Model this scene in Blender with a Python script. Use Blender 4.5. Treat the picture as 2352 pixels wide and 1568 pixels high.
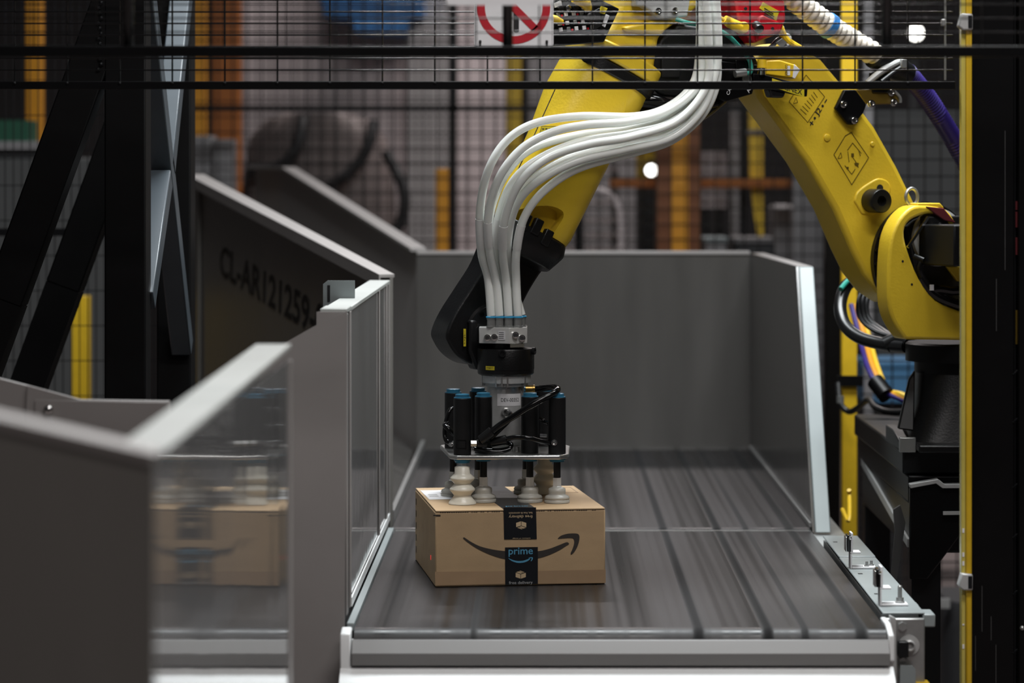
import bpy, bmesh, math, random
from mathutils import Vector, Matrix

random.seed(7)
for o in list(bpy.data.objects):
    bpy.data.objects.remove(o)
SC = bpy.context.scene
COL = SC.collection
V = Vector
R = math.radians

# ------------------------------------------------------------------ camera
F = 6533.0            # focal length in pixels of a 2352 px wide frame (100 mm lens)
HC = 1.70             # eye height
VX, VY = 1240.0, 409.0
cam_d = bpy.data.cameras.new('camera')
cam = bpy.data.objects.new('camera', cam_d)
COL.objects.link(cam)
cam.location = (0, 0, HC)
cam.rotation_euler = (R(90), 0, 0)
cam_d.sensor_width = 36
cam_d.lens = 100
cam_d.shift_x = -(VX - 1176) / 2352
cam_d.shift_y = -(784 - VY) / 2352
cam_d.clip_end = 200
cam_d.dof.use_dof = True
cam_d.dof.focus_distance = 6.45
cam_d.dof.aperture_fstop = 2.8
SC.camera = cam

# ------------------------------------------------------------------ world, light, exposure
W = bpy.data.worlds.new('world')
SC.world = W
W.use_nodes = True
W.node_tree.nodes['Background'].inputs[0].default_value = (0.62, 0.60, 0.62, 1)
W.node_tree.nodes['Background'].inputs[1].default_value = 0.03
SC.view_settings.view_transform = 'Standard'
SC.view_settings.look = 'None'
SC.view_settings.gamma = 1.0
SC.view_settings.use_curve_mapping = False
SC.view_settings.exposure = 0.1


def area(name, loc, size, power, col=(1, 0.97, 0.94), rot=(0, 0, 0)):
    l = bpy.data.lights.new(name, 'AREA')
    l.shape = 'RECTANGLE'
    l.size, l.size_y = size
    l.energy = power
    l.color = col
    o = bpy.data.objects.new(name, l)
    COL.objects.link(o)
    o.location = loc
    o.rotation_euler = rot
    return o


COOL = (0.93, 0.98, 1.0)
WARM = (1.0, 0.92, 0.90)
area('ceiling_strip_light', (0.5, 6.9, 4.7), (2.8, 1.0), 265, COOL)
area('ceiling_strip_light', (0.9, 4.0, 4.9), (2.4, 0.6), 105, (1.0, 0.98, 0.96))
area('ceiling_strip_light', (0.7, 1.8, 4.8), (2.2, 0.6), 72, WARM)
area('ceiling_strip_light', (2.0, 13.2, 5.5), (2.6, 0.5), 140, WARM)
area('ceiling_strip_light', (-0.4, 14.0, 5.8), (1.6, 0.4), 110, WARM)


# ------------------------------------------------------------------ projection helpers (photo pixel -> real place at a given distance)
def P(px, py, d):
    return V(((px - VX) * d / F, d, HC - (py - VY) * d / F))


ANG = R(24)
NN = V((math.sin(ANG), -math.cos(ANG), 0))     # robot side that faces the aisle
RU = V((math.cos(ANG), math.sin(ANG), 0))      # along the arm plane, away from the gripper
UP = V((0, 0, 1))
Q0 = V((-0.078, 6.50, 0))


def PA(px, py, off=0.0):
    c = V((0, 0, HC))
    r = V(((px - VX) / F, 1, -(py - VY) / F))
    t = (off + (Q0 - c).dot(NN)) / r.dot(NN)
    return c + r * t


def lin(c):
    c = c / 255.0
    return c / 12.92 if c <= 0.04045 else ((c + 0.055) / 1.055) ** 2.4


# ------------------------------------------------------------------ materials
def mat(name, rgb, rough=0.5, metal=0.0, var=0.08, scale=40.0, bump=0.0, bscale=200.0, stretch=(1, 1, 1),
        spec=0.5, coat=0.0, emit=0.0, sss=0.0, rvar=0.0, trans=0.0, alpha=1.0):
    m = bpy.data.materials.new(name)
    m.use_nodes = True
    nt = m.node_tree
    b = nt.nodes['Principled BSDF']
    base = [lin(c) for c in rgb]
    tc = nt.nodes.new('ShaderNodeTexCoord')
    mp = nt.nodes.new('ShaderNodeMapping')
    mp.inputs['Scale'].default_value = stretch
    nt.links.new(tc.outputs['Object'], mp.inputs['Vector'])
    nz = nt.nodes.new('ShaderNodeTexNoise')
    nz.inputs['Scale'].default_value = scale
    nz.inputs['Detail'].default_value = 4
    nt.links.new(mp.outputs['Vector'], nz.inputs['Vector'])
    rp = nt.nodes.new('ShaderNodeValToRGB')
    rp.color_ramp.elements[0].position = 0.3
    rp.color_ramp.elements[1].position = 0.7
    rp.color_ramp.elements[0].color = [c * (1 - var) for c in base] + [1]
    rp.color_ramp.elements[1].color = [min(1, c * (1 + var)) for c in base] + [1]
    nt.links.new(nz.outputs['Fac'], rp.inputs['Fac'])
    nt.links.new(rp.outputs['Color'], b.inputs['Base Color'])
    b.inputs['Roughness'].default_value = rough
    b.inputs['Metallic'].default_value = metal
    b.inputs['Specular IOR Level'].default_value = spec
    b.inputs['Coat Weight'].default_value = coat
    b.inputs['Coat Roughness'].default_value = 0.15
    b.inputs['Transmission Weight'].default_value = trans
    b.inputs['Alpha'].default_value = alpha
    if sss:
        b.inputs['Subsurface Weight'].default_value = sss
        b.inputs['Subsurface Radius'].default_value = (0.02, 0.018, 0.015)
        b.inputs['Subsurface Scale'].default_value = 0.5
    if rvar:
        mr = nt.nodes.new('ShaderNodeMapRange')
        mr.inputs['To Min'].default_value = max(0.02, rough - rvar)
        mr.inputs['To Max'].default_value = rough + rvar
        nt.links.new(nz.outputs['Fac'], mr.inputs['Value'])
        nt.links.new(mr.outputs['Result'], b.inputs['Roughness'])
    if bump:
        n2 = nt.nodes.new('ShaderNodeTexNoise')
        n2.inputs['Scale'].default_value = bscale
        n2.inputs['Detail'].default_value = 3
        nt.links.new(mp.outputs['Vector'], n2.inputs['Vector'])
        bp = nt.nodes.new('ShaderNodeBump')
        bp.inputs['Strength'].default_value = bump
        bp.inputs['Distance'].default_value = 0.004
        nt.links.new(n2.outputs['Fac'], bp.inputs['Height'])
        nt.links.new(bp.outputs['Normal'], b.inputs['Normal'])
    if emit:
        b.inputs['Emission Color'].default_value = base + [1]
        b.inputs['Emission Strength'].default_value = emit
    return m


M = {}
M['yellow'] = mat('yellow_paint', (228, 194, 52), 0.34, var=0.05, scale=9, bump=0.12, bscale=160)
M['brown_ink'] = mat('brown_line_ink', (96, 78, 16), 0.5)
M['rust'] = mat('dark_rust_paint', (112, 62, 24), 0.5, var=0.1)
M['silver'] = mat('satin_silver_plating', (220, 220, 218), 0.26, metal=0.3, var=0.04)
M['shaded_yellow'] = mat('shaded_yellow_paint', (92, 74, 22), 0.4)  # yellow paint as seen in shade, the darkening put into the colour
M['maroon'] = mat('maroon_paint', (96, 38, 42), 0.4)
M['yellow_plain'] = mat('yellow_enamel', (206, 168, 30), 0.45, var=0.05)
M['yellow_label'] = mat('yellow_label', (215, 195, 45), 0.4, var=0.02)
M['yellow_rubber'] = mat('yellow_rubber', (235, 195, 40), 0.4)
M['amber'] = mat('amber_rack_paint', (205, 138, 22), 0.45, var=0.08, scale=6)
M['orange'] = mat('orange_rack_paint', (158, 90, 24), 0.5, var=0.1, scale=6)
M['black'] = mat('black_paint', (8, 8, 9), 0.38, spec=0.22, var=0.15, scale=20)
M['black_wire'] = mat('black_wire_enamel', (16, 16, 17), 0.22, var=0.1, spec=0.7)
M['black_soft'] = mat('black_rubber', (22, 22, 23), 0.3, var=0.1)
M['black_gloss'] = mat('black_tube_plastic', (14, 14, 15), 0.12, var=0.1)
M['black_cast'] = mat('black_cast_paint', (17, 17, 18), 0.36, spec=0.4, var=0.1, bump=0.12, bscale=220)
M['anodised'] = mat('black_anodised', (26, 26, 27), 0.42, metal=0.2, var=0.1)
M['dark_steel'] = mat('dark_steel_paint', (18, 19, 21), 0.38, spec=0.35, var=0.15, scale=12)
M['steel_tube'] = mat('black_steel_tube', (8, 8, 9), 0.5, spec=0.2, var=0.2, scale=15)
M['black_sheen'] = mat('black_steel_sheen', (70, 77, 83), 0.32, var=0.1, scale=10)  # black tubes; the blue-grey sheen of their lit faces is in the colour
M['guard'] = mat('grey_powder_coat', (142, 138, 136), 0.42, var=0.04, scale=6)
M['guard_mirror'] = mat('polished_grey_sheet', (118, 118, 118), 0.045, var=0.03, scale=5, bump=0.30, bscale=2.4,
                        stretch=(1, 2.2, 0.8), spec=0.6)
M['guard_sheen'] = mat('satin_grey_sheet', (72, 70, 68), 0.2, var=0.15, scale=8, stretch=(1, 1, 0.15), rvar=0.06,  # vertical tone streaks put smeared reflections into the colour
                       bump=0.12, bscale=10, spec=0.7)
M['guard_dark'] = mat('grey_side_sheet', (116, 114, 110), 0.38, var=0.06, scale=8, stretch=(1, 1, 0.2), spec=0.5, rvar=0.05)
M['white_paint'] = mat('white_enamel', (232, 234, 234), 0.35, var=0.02, scale=8)
M['light_grey'] = mat('light_grey_enamel', (142, 150, 151), 0.35, var=0.04, scale=8)
M['light_flange'] = mat('pale_grey_powder_coat', (174, 177, 174), 0.4, var=0.03, scale=8)
M['trim_grey'] = mat('grey_extrusion', (122, 121, 120), 0.38, var=0.06, scale=5, stretch=(0.3, 1, 3))
M['alu'] = mat('aluminium', (200, 200, 198), 0.3, metal=0.9, var=0.06, scale=60, stretch=(1, 1, 6))
M['alu_matte'] = mat('cast_aluminium', (186, 187, 186), 0.42, metal=0.25, var=0.06, scale=60)
M['chrome'] = mat('bright_steel', (215, 215, 213), 0.16, metal=1.0, var=0.04)
M['zinc'] = mat('zinc_plate', (175, 177, 176), 0.32, metal=0.7, var=0.1, scale=25)
M['brass'] = mat('brass', (170, 140, 80), 0.28, metal=0.9, var=0.05)
M['blue_anodised'] = mat('blue_anodised', (58, 126, 158), 0.3, metal=0.2, var=0.05)
M['cyan'] = mat('cyan_collar', (60, 165, 215), 0.35)
M['tube'] = mat('translucent_white_tube', (243, 246, 242), 0.22, var=0.02, sss=0.2, scale=10, trans=0.06)
M['sleeve'] = mat('white_sleeve', (232, 232, 230), 0.5, var=0.02)
M['silicone'] = mat('milky_silicone', (224, 220, 206), 0.32, var=0.04, sss=0.0)
M['silicone_grey'] = mat('grey_silicone', (176, 174, 166), 0.35, var=0.05, sss=0.0)
M['paper'] = mat('white_label', (228, 228, 230), 0.5, var=0.02)
M['ink'] = mat('black_ink', (24, 24, 26), 0.6, var=0.02)
M['ink_soft'] = mat('dark_brown_ink', (52, 46, 42), 0.6, var=0.04)
M['grey_ink'] = mat('grey_ink', (95, 95, 98), 0.6)
M['tape'] = mat('black_tape', (24, 26, 30), 0.32, var=0.1, scale=20)
M['tape_print'] = mat('tan_print', (196, 172, 138), 0.5)
M['grey_print'] = mat('pale_grey_print', (160, 160, 160), 0.5)
M['prime_blue'] = mat('blue_print', (86, 150, 182), 0.45)
M['red'] = mat('red_housing', (196, 26, 40), 0.35, var=0.04)
M['sign_red'] = mat('sign_red', (180, 28, 42), 0.45, var=0.02)
M['laser'] = mat('red_laser_spot', (255, 60, 60), 0.5, emit=0.6)
M['green_cable'] = mat('teal_cable', (50, 150, 135), 0.35)
M['purple'] = mat('purple_hose', (46, 34, 104), 0.35, var=0.1)
M['clear_hose'] = mat('clear_corrugated_hose', (220, 212, 198), 0.2, var=0.08, scale=30, sss=0.2)
M['blue_band'] = mat('blue_band', (60, 130, 200), 0.4)
M['blue_bin'] = mat('blue_plastic', (48, 124, 196), 0.4, var=0.05)
M['blue_dim'] = mat('blue_crate_plastic', (70, 120, 160), 0.5, var=0.05)
M['pale'] = mat('pale_pinkish_panel', (188, 176, 176), 0.6, var=0.05, scale=3)
M['pale_grey'] = mat('pale_grey_panel', (176, 172, 172), 0.6, var=0.05, scale=3)
M['mid_grey'] = mat('mid_grey_panel', (118, 115, 116), 0.6, var=0.06, scale=3)
M['dim_grey'] = mat('dim_grey_panel', (70, 70, 70), 0.6, var=0.08, scale=3)
M['dark'] = mat('dark_machine_paint', (28, 28, 30), 0.55, var=0.1)
M['concrete'] = mat('concrete', (108, 98, 96), 0.65, var=0.12, scale=5, bump=0.1, bscale=80)
M['wall'] = mat('dark_wall_sheet', (46, 44, 45), 0.8, var=0.1, scale=2)
M['lamp'] = mat('lamp_glow', (255, 252, 245), 0.5, emit=6.0, var=0.0)
M['reflector'] = mat('reflector_black', (12, 12, 13), 0.15)


def belt_mat():
    m = bpy.data.materials.new('dark_grey_belt')
    m.use_nodes = True
    nt = m.node_tree
    N, L = nt.nodes.new, nt.links.new
    b = nt.nodes['Principled BSDF']
    tc = N('ShaderNodeTexCoord')
    cols = []
    for sc, seed in ((9, 0.0), (46, 3.7)):
        mp = N('ShaderNodeMapping')
        mp.inputs['Scale'].default_value = (sc, 0.22, 0.22)
        mp.inputs['Location'].default_value = (seed, seed, 0)
        L(tc.outputs['Object'], mp.inputs['Vector'])
        nz = N('ShaderNodeTexNoise')
        nz.inputs['Scale'].default_value = 1.0
        nz.inputs['Detail'].default_value = 2.0
        L(mp.outputs['Vector'], nz.inputs['Vector'])
        cols.append(nz)
    mx = N('ShaderNodeMix')
    mx.inputs['Factor'].default_value = 0.42
    L(cols[0].outputs['Fac'], mx.inputs['A'])
    L(cols[1].outputs['Fac'], mx.inputs['B'])
    rp = N('ShaderNodeValToRGB')
    e = rp.color_ramp.elements
    e[0].position, e[1].position = 0.40, 0.62
    e[0].color = (lin(14), lin(14), lin(15), 1)
    e[1].color = (lin(26), lin(25), lin(27), 1)
    L(mx.outputs['Result'], rp.inputs['Fac'])
    # worn dark tracks running along the belt
    sx = N('ShaderNodeSeparateXYZ')
    L(tc.outputs['Object'], sx.inputs['Vector'])
    mr = N('ShaderNodeMapRange')
    mr.inputs['From Min'].default_value = -0.6
    mr.inputs['From Max'].default_value = 0.6
    L(sx.outputs['X'], mr.inputs['Value'])
    tr = N('ShaderNodeValToRGB')
    el = tr.color_ramp.elements
    el[0].color = (1, 1, 1, 1)
    el[1].color = (1, 1, 1, 1)
    for x, w, k in ((-0.132, .006, .62), (0.317, .010, .55), (0.455, .011, .38), (0.530, .008, .62), (0.642, .012, .42)):
        p = (x - 0.15 + 0.6) / 1.2
        w /= 1.2
        for q, v in ((p - w * 1.3, 1), (p - w * .6, k), (p + w * .6, k), (p + w * 1.3, 1)):
            n_ = el.new(q)
            n_.color = (v, v, v, 1)
    L(mr.outputs['Result'], tr.inputs['Fac'])
    mu = N('ShaderNodeMix')
    mu.data_type = 'RGBA'
    mu.blend_type = 'MULTIPLY'
    mu.inputs['Factor'].default_value = 1.0
    L(rp.outputs['Color'], mu.inputs['A'])
    L(tr.outputs['Color'], mu.inputs['B'])
    L(mu.outputs['Result'], b.inputs['Base Color'])
    m2 = N('ShaderNodeMapRange')
    m2.inputs['From Min'].default_value = 0.36
    m2.inputs['From Max'].default_value = 0.64
    m2.inputs['To Min'].default_value = 0.26
    m2.inputs['To Max'].default_value = 0.52
    L(mx.outputs['Result'], m2.inputs['Value'])
    ma = N('ShaderNodeMapRange')
    ma.inputs['From Min'].default_value = 0.35
    ma.inputs['From Max'].default_value = 1.0
    ma.inputs['To Min'].default_value = 0.55
    ma.inputs['To Max'].default_value = 0.0
    L(tr.outputs['Color'], ma.inputs['Value'])
    ad = N('ShaderNodeMath')
    ad.operation = 'ADD'
    ad.use_clamp = True
    L(m2.outputs['Result'], ad.inputs[0])
    L(ma.outputs['Result'], ad.inputs[1])
    L(ad.outputs['Value'], b.inputs['Roughness'])
    b.inputs['Specular IOR Level'].default_value = 0.38
    return m


def card_mat():
    m = mat('kraft_cardboard', (178, 150, 115), 0.7, var=0.06, scale=14, bump=0.08, bscale=300, stretch=(1, 1, 2.5))
    return m


M['belt'] = belt_mat()
M['card'] = card_mat()
M['card_dark'] = mat('kraft_tape', (162, 134, 104), 0.55, var=0.05, scale=20)

# ------------------------------------------------------------------ mesh helpers
ORG = {}


def root_of(o):
    while o.parent:
        o = o.parent
    return o


def E(name, label, cat, loc, rz=0.0, group=None, local=False):
    o = bpy.data.objects.new(name, None)
    o.empty_display_size = 0.05
    COL.objects.link(o)
    o.location = loc
    o.rotation_euler = (0, 0, rz)
    ORG[o] = V((0, 0, 0)) if local else V(loc)
    tag(o, label, cat, group)
    return o


def tag(o, label=None, cat=None, group=None, kind=None):
    if label:
        o['label'] = label
    if cat:
        o['category'] = cat
    if group:
        o['group'] = group
    if kind:
        o['kind'] = kind
    return o


def smooth_path(pts, n=8):
    pts = [V(p) for p in pts]
    if len(pts) < 3:
        return pts
    out = []
    for i in range(len(pts) - 1):
        p0 = pts[max(i - 1, 0)]
        p1, p2 = pts[i], pts[i + 1]
        p3 = pts[min(i + 2, len(pts) - 1)]
        for k in range(n):
            t = k / n
            out.append(0.5 * ((2 * p1) + (p2 - p0) * t + (2 * p0 - 5 * p1 + 4 * p2 - p3) * t * t
                              + (3 * p1 - p0 - 3 * p2 + p3) * t ** 3))
    out.append(pts[-1])
    return out


def frame_for(d):
    d = d.normalized()
    a = V((0, 0, 1)) if abs(d.z) < 0.9 else V((0, 1, 0))
    x = a.cross(d).normalized()
    y = d.cross(x).normalized()
    return x, y


class MB:
    def __init__(s):
        s.b = bmesh.new()

    def face(s, vs):
        try:
            return s.b.faces.new(vs)
        except ValueError:
            return None

    def hexa(s, p):
        v = [s.b.verts.new(q) for q in p]
        for f in ((0, 1, 2, 3), (7, 6, 5, 4), (0, 4, 5, 1), (1, 5, 6, 2), (2, 6, 7, 3), (3, 7, 4, 0)):
            s.face([v[i] for i in f])
        return s

    def box(s, c, size, rz=0.0, mx=None):
        c = V(c)
        hx, hy, hz = size[0] / 2, size[1] / 2, size[2] / 2
        pts = [V((-hx, -hy, -hz)), V((hx, -hy, -hz)), V((hx, hy, -hz)), V((-hx, hy, -hz)),
               V((-hx, -hy, hz)), V((hx, -hy, hz)), V((hx, hy, hz)), V((-hx, hy, hz))]
        m = mx if mx is not None else Matrix.Rotation(rz, 3, 'Z')
        return s.hexa([c + m @ p for p in pts])

    def box2(s, a, b):
        a, b = V(a), V(b)
        return s.box((a + b) / 2, [abs(b[i] - a[i]) for i in range(3)])

    def bar(s, a, b, w, h, side=None):
        a, b = V(a), V(b)
        d = (b - a).normalized()
        if side is None:
            x, y = frame_for(d)
        else:
            x = (V(side) - d * V(side).dot(d)).normalized()
            y = d.cross(x)
        x, y = x * w / 2, y * h / 2
        return s.hexa([a - x - y, a + x - y, a + x + y, a - x + y, b - x - y, b + x - y, b + x + y, b - x + y])

    def prism(s, pts, vec):
        vec = V(vec)
        lo = [s.b.verts.new(p) for p in pts]
        hi = [s.b.verts.new(V(p) + vec) for p in pts]
        n = len(pts)
        s.face(lo)
        s.face(hi[::-1])
        for i in range(n):
            j = (i + 1) % n
            s.face([lo[i], hi[i], hi[j], lo[j]])
        return s

    def tube(s, pts, r, seg=12, smooth=True, n=6, caps=True):
        rs = None
        if isinstance(r, (list, tuple)):
            rs = list(r)
        if smooth:
            m = len(pts)
            pts = smooth_path(pts, n)
            if rs:
                q = []
                for i in range(m - 1):
                    for k in range(n):
                        q.append(rs[i] + (rs[i + 1] - rs[i]) * k / n)
                q.append(rs[-1])
                rs = q if len(q) == len(pts) else [rs[0]] * len(pts)
        pts = [V(p) for p in pts]
        rings = []
        px = None
        for i, p in enumerate(pts):
            d = (pts[min(i + 1, len(pts) - 1)] - pts[max(i - 1, 0)]).normalized()
            if px is None:
                x, y = frame_for(d)
            else:
                x = (px - d * px.dot(d)).normalized()
                y = d.cross(x)
            px = x
            rr = rs[i] if rs else r
            rings.append([s.b.verts.new(p + x * rr * math.cos(2 * math.pi * k / seg) + y * rr * math.sin(2 * math.pi * k / seg))
                          for k in range(seg)])
        for a, b in zip(rings, rings[1:]):
            for k in range(seg):
                s.face([a[k], a[(k + 1) % seg], b[(k + 1) % seg], b[k]])
        if caps:
            s.face(rings[0][::-1])
            s.face(rings[-1])
        return s

    def lathe(s, o, axis, prof, seg=24):
        """prof: list of (radius, height along axis)"""
        o, axis = V(o), V(axis).normalized()
        x, y = frame_for(axis)
        rings = []
        for r, h in prof:
            r = max(r, 1e-4)
            rings.append([s.b.verts.new(o + axis * h + x * r * math.cos(2 * math.pi * (k + .5) / seg)
                                        + y * r * math.sin(2 * math.pi * (k + .5) / seg)) for k in range(seg)])
        for a, b in zip(rings, rings[1:]):
            for k in range(seg):
                s.face([a[k], a[(k + 1) % seg], b[(k + 1) % seg], b[k]])
        s.face(rings[0][::-1])
        s.face(rings[-1])
        return s

    def cyl(s, o, axis, r, h, seg=24):
        return s.lathe(o, axis, [(r, 0), (r, h)], seg)

    def loft(s, secs, seg=28):
        """secs: list of (centre, xdir, ydir, a, b, power)"""
        rings = []
        for c, x, y, a, b, pw in secs:
            ring = []
            for k in range(seg):
                t = 2 * math.pi * k / seg
                ct, st = math.cos(t), math.sin(t)
                ex = math.copysign(abs(ct) ** (2 / pw), ct) * a
                ey = math.copysign(abs(st) ** (2 / pw), st) * b
                ring.append(s.b.verts.new(V(c) + V(x) * ex + V(y) * ey))
            rings.append(ring)
        for a, b in zip(rings, rings[1:]):
            for k in range(seg):
                s.face([a[k], a[(k + 1) % seg], b[(k + 1) % seg], b[k]])
        s.face(rings[0][::-1])
        s.face(rings[-1])
        return s

    def build(s, name, m, parent=None, bevel=0.0, seg=2, angle=35, label=None, smooth=True, kind=None):
        bmesh.ops.recalc_face_normals(s.b, faces=s.b.faces[:])
        if parent is None:
            zs = [v.co.z for v in s.b.verts]
            xs = [v.co.x for v in s.b.verts]
            ys = [v.co.y for v in s.b.verts]
            org = V(((min(xs) + max(xs)) / 2, (min(ys) + max(ys)) / 2, min(zs)))
        else:
            org = ORG[root_of(parent)]
        for v in s.b.verts:
            v.co -= org
        me = bpy.data.meshes.new(name)
        s.b.to_mesh(me)
        s.b.free()
        if smooth:
            for p in me.polygons:
                p.use_smooth = True
            me.set_sharp_from_angle(angle=R(angle))
        me.materials.append(M[m] if isinstance(m, str) else m)
        o = bpy.data.objects.new(name, me)
        COL.objects.link(o)
        if parent is None:
            o.location = org
            ORG[o] = org
        else:
            o.parent = parent
        if bevel:
            md = o.modifiers.new('bevel', 'BEVEL')
            md.width = bevel
            md.segments = seg
            md.limit_method = 'ANGLE'
            md.angle_limit = R(angle)
        if label:
            o['label'] = label
        if kind:
            o['kind'] = kind
        return o


_fc = {}


def text_pts(txt, size, spacing=1.0, bold=0.0):
    """mesh of a string lying in the local xy plane, centred on its own box"""
    cu = bpy.data.curves.new('t', 'FONT')
    cu.body = txt
    cu.size = size
    cu.space_character = spacing
    cu.align_x = 'CENTER'
    cu.align_y = 'CENTER'
    cu.resolution_u = 3
    cu.offset = bold
    o = bpy.data.objects.new('t', cu)
    COL.objects.link(o)
    dg = bpy.context.evaluated_depsgraph_get()
    me = bpy.data.meshes.new_from_object(o.evaluated_get(dg))
    vs = [v.co.copy() for v in me.vertices]
    fs = [tuple(p.vertices) for p in me.polygons]
    bpy.data.objects.remove(o)
    bpy.data.curves.remove(cu)
    bpy.data.meshes.remove(me)
    return vs, fs


class Fr:
    """a flat frame: origin, right, up; the normal points at the viewer's side"""
    def __init__(s, o, r, u):
        s.o, s.r, s.u = V(o), V(r).normalized(), V(u).normalized()
        s.n = s.r.cross(s.u).normalized()

    def pt(s, x, y, h=0.0):
        return s.o + s.r * x + s.u * y + s.n * h


def lettering(txt, fr, x, y, width, height, ang, m, parent, name='lettering', h=0.0008, label=None, bold=0.008):
    vs, fs = text_pts(txt, 1.0, bold=bold)
    xs = [v.x for v in vs]
    ys = [v.y for v in vs]
    w0, h0 = max(xs) - min(xs), max(ys) - min(ys)
    cx, cy = (max(xs) + min(xs)) / 2, (max(ys) + min(ys)) / 2
    sx = width / w0
    sy = (height / h0) if height else sx
    ca, sa = math.cos(ang), math.sin(ang)
    b = MB()
    vv = []
    for v in vs:
        a, c = (v.x - cx) * sx, (v.y - cy) * sy
        vv.append(b.b.verts.new(fr.pt(x + a * ca - c * sa, y + a * sa + c * ca, h)))
    for f in fs:
        b.face([vv[i] for i in f])
    org = ORG[root_of(parent)]
    for v in b.b.verts:
        v.co -= org
    me = bpy.data.meshes.new(name)
    b.b.to_mesh(me)
    b.b.free()
    me.materials.append(M[m])
    o = bpy.data.objects.new(name, me)
    COL.objects.link(o)
    o.parent = parent
    if label:
        o['label'] = label
    return o


def decal(fr, polys, m, parent, name, h=0.0004, th=0.0004, label=None):
    b = MB()
    for poly in polys:
        b.prism([fr.pt(x, y, h - th) for x, y in poly], fr.n * th)
    return b.build(name, m, parent, label=label, smooth=False)


def line2(a, b, w):
    a, b = V((a[0], a[1])), V((b[0], b[1]))
    d = (b - a).normalized()
    n = V((-d.y, d.x)) * w / 2
    return [tuple(a + n), tuple(b + n), tuple(b - n), tuple(a - n)]


def outline2(pts, w, close=True):
    out = []
    n = len(pts)
    for i in range(n if close else n - 1):
        out.append(line2(pts[i], pts[(i + 1) % n], w))
    return out


def bolt_head(mb, c, axis, r, h=0.006):
    mb.lathe(c, axis, [(r * 1.45, 0), (r * 1.45, h * .25), (r, h * .25), (r, h), (r * .55, h), (r * .5, h * .5)], 12)
    return mb


def pz(py, d):
    return HC - (py - VY) * d / F


def pxx(px, d):
    return (px - VX) * d / F

# ================================================================== SETTING
def struct(o):
    o['kind'] = 'structure'
    return o


struct(MB().box2((-7, -1, -0.1), (7, 22, 0)).build('floor', 'concrete'))
struct(MB().box2((-7, 21.0, 0), (7, 21.2, 6.5)).build('wall_back', 'wall'))
struct(MB().box2((-7.2, -1, 0), (-7, 21.2, 6.5)).build('wall_left', 'wall'))
struct(MB().box2((7, -1, 0), (7.2, 21.2, 6.5)).build('wall_right', 'wall'))

# ================================================================== FRONT CONVEYOR
ZB = 0.80


def stadium(mb, x0, x1, d0, d1, z, r, seg=14):
    pts = []
    pts.append(V((x0, d1 - r - .001, z)))
    pts.append(V((x0, d0 + r + .001, z)))
    for k in range(seg + 1):
        t = math.pi / 2 + math.pi * k / seg
        pts.append(V((x0, d0 + r + r * math.cos(t), z - r + r * math.sin(t))))
    pts.append(V((x0, d0 + r + .001, z - 2 * r)))
    pts.append(V((x0, d1 - r - .001, z - 2 * r)))
    for k in range(seg + 1):
        t = -math.pi / 2 + math.pi * k / seg
        pts.append(V((x0, d1 - r + r * math.cos(t), z - r + r * math.sin(t))))
    mb.prism(pts, (x1 - x0, 0, 0))
    return mb


cv = E('belt_conveyor', 'front grey belt conveyor carrying the cardboard box, white apron below its nose', 'conveyor', (0.15, 6.4, 0))
stadium(MB(), -0.371, 0.692, 5.667, 7.285, ZB, 0.034).build('belt', 'belt', cv, label='dark grey belt with streaks')
MB().cyl((-0.385, 5.701, ZB - 0.034), (1, 0, 0), 0.012, 1.09).build('roller_shaft', 'zinc', cv)
MB().prism([(-0.374, 5.663, 0.781), (-0.374, 5.640, 0.757), (-0.374, 5.640, 0.7335), (-0.374, 5.72, 0.7335), (-0.374, 5.72, 0.745),
            (-0.374, 5.672, 0.745), (-0.374, 5.672, 0.781)], (1.069, 0, 0)).build('nose_trim', 'trim_grey', cv, bevel=0.0015)
MB().prism([(-0.397, 5.65, 0.731), (-0.397, 5.46, 0.61), (-0.397, 5.46, 0.25), (-0.397, 5.475, 0.25), (-0.397, 5.475, 0.604),
            (-0.397, 5.66, 0.722)], (1.10, 0, 0)).build('apron', 'white_paint', cv, bevel=0.002, label='white painted apron plate')
for px in (1215, 1420, 1620, 1800, 2010):
    x = pxx(px, 5.60)
    MB().prism([(x, 5.588, 0.6918), (x + .05, 5.588, 0.6918), (x + .045, 5.578, 0.6855), (x + .004, 5.578, 0.6855)], (0, -0.0006, 0.001)).build('slot_hole', 'grey_ink', cv)
MB().box2((-0.36, 5.76, 0.62), (0.68, 7.22, 0.728)).build('bed_frame', 'dark', cv)
for x in (-0.33, 0.70):
    for d in (5.95, 7.0):
        MB().box2((x - .03, d - .03, 0), (x + .03, d + .03, 0.64)).build('leg', 'dark', cv)
# left edge guide
MB().box2((-0.388, 5.72, 0.79), (-0.3735, 7.28, 0.806)).build('edge_guide', 'light_grey', cv, bevel=0.001)
MB().prism([(-0.397, 5.70, 0.802), (-0.397, 5.655, 0.795), (-0.397, 5.645, 0.765), (-0.397, 5.645, 0.70), (-0.397, 5.70, 0.70)],
           (0.021, 0, 0)).build('end_bracket', 'white_paint', cv, bevel=0.003)
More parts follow.
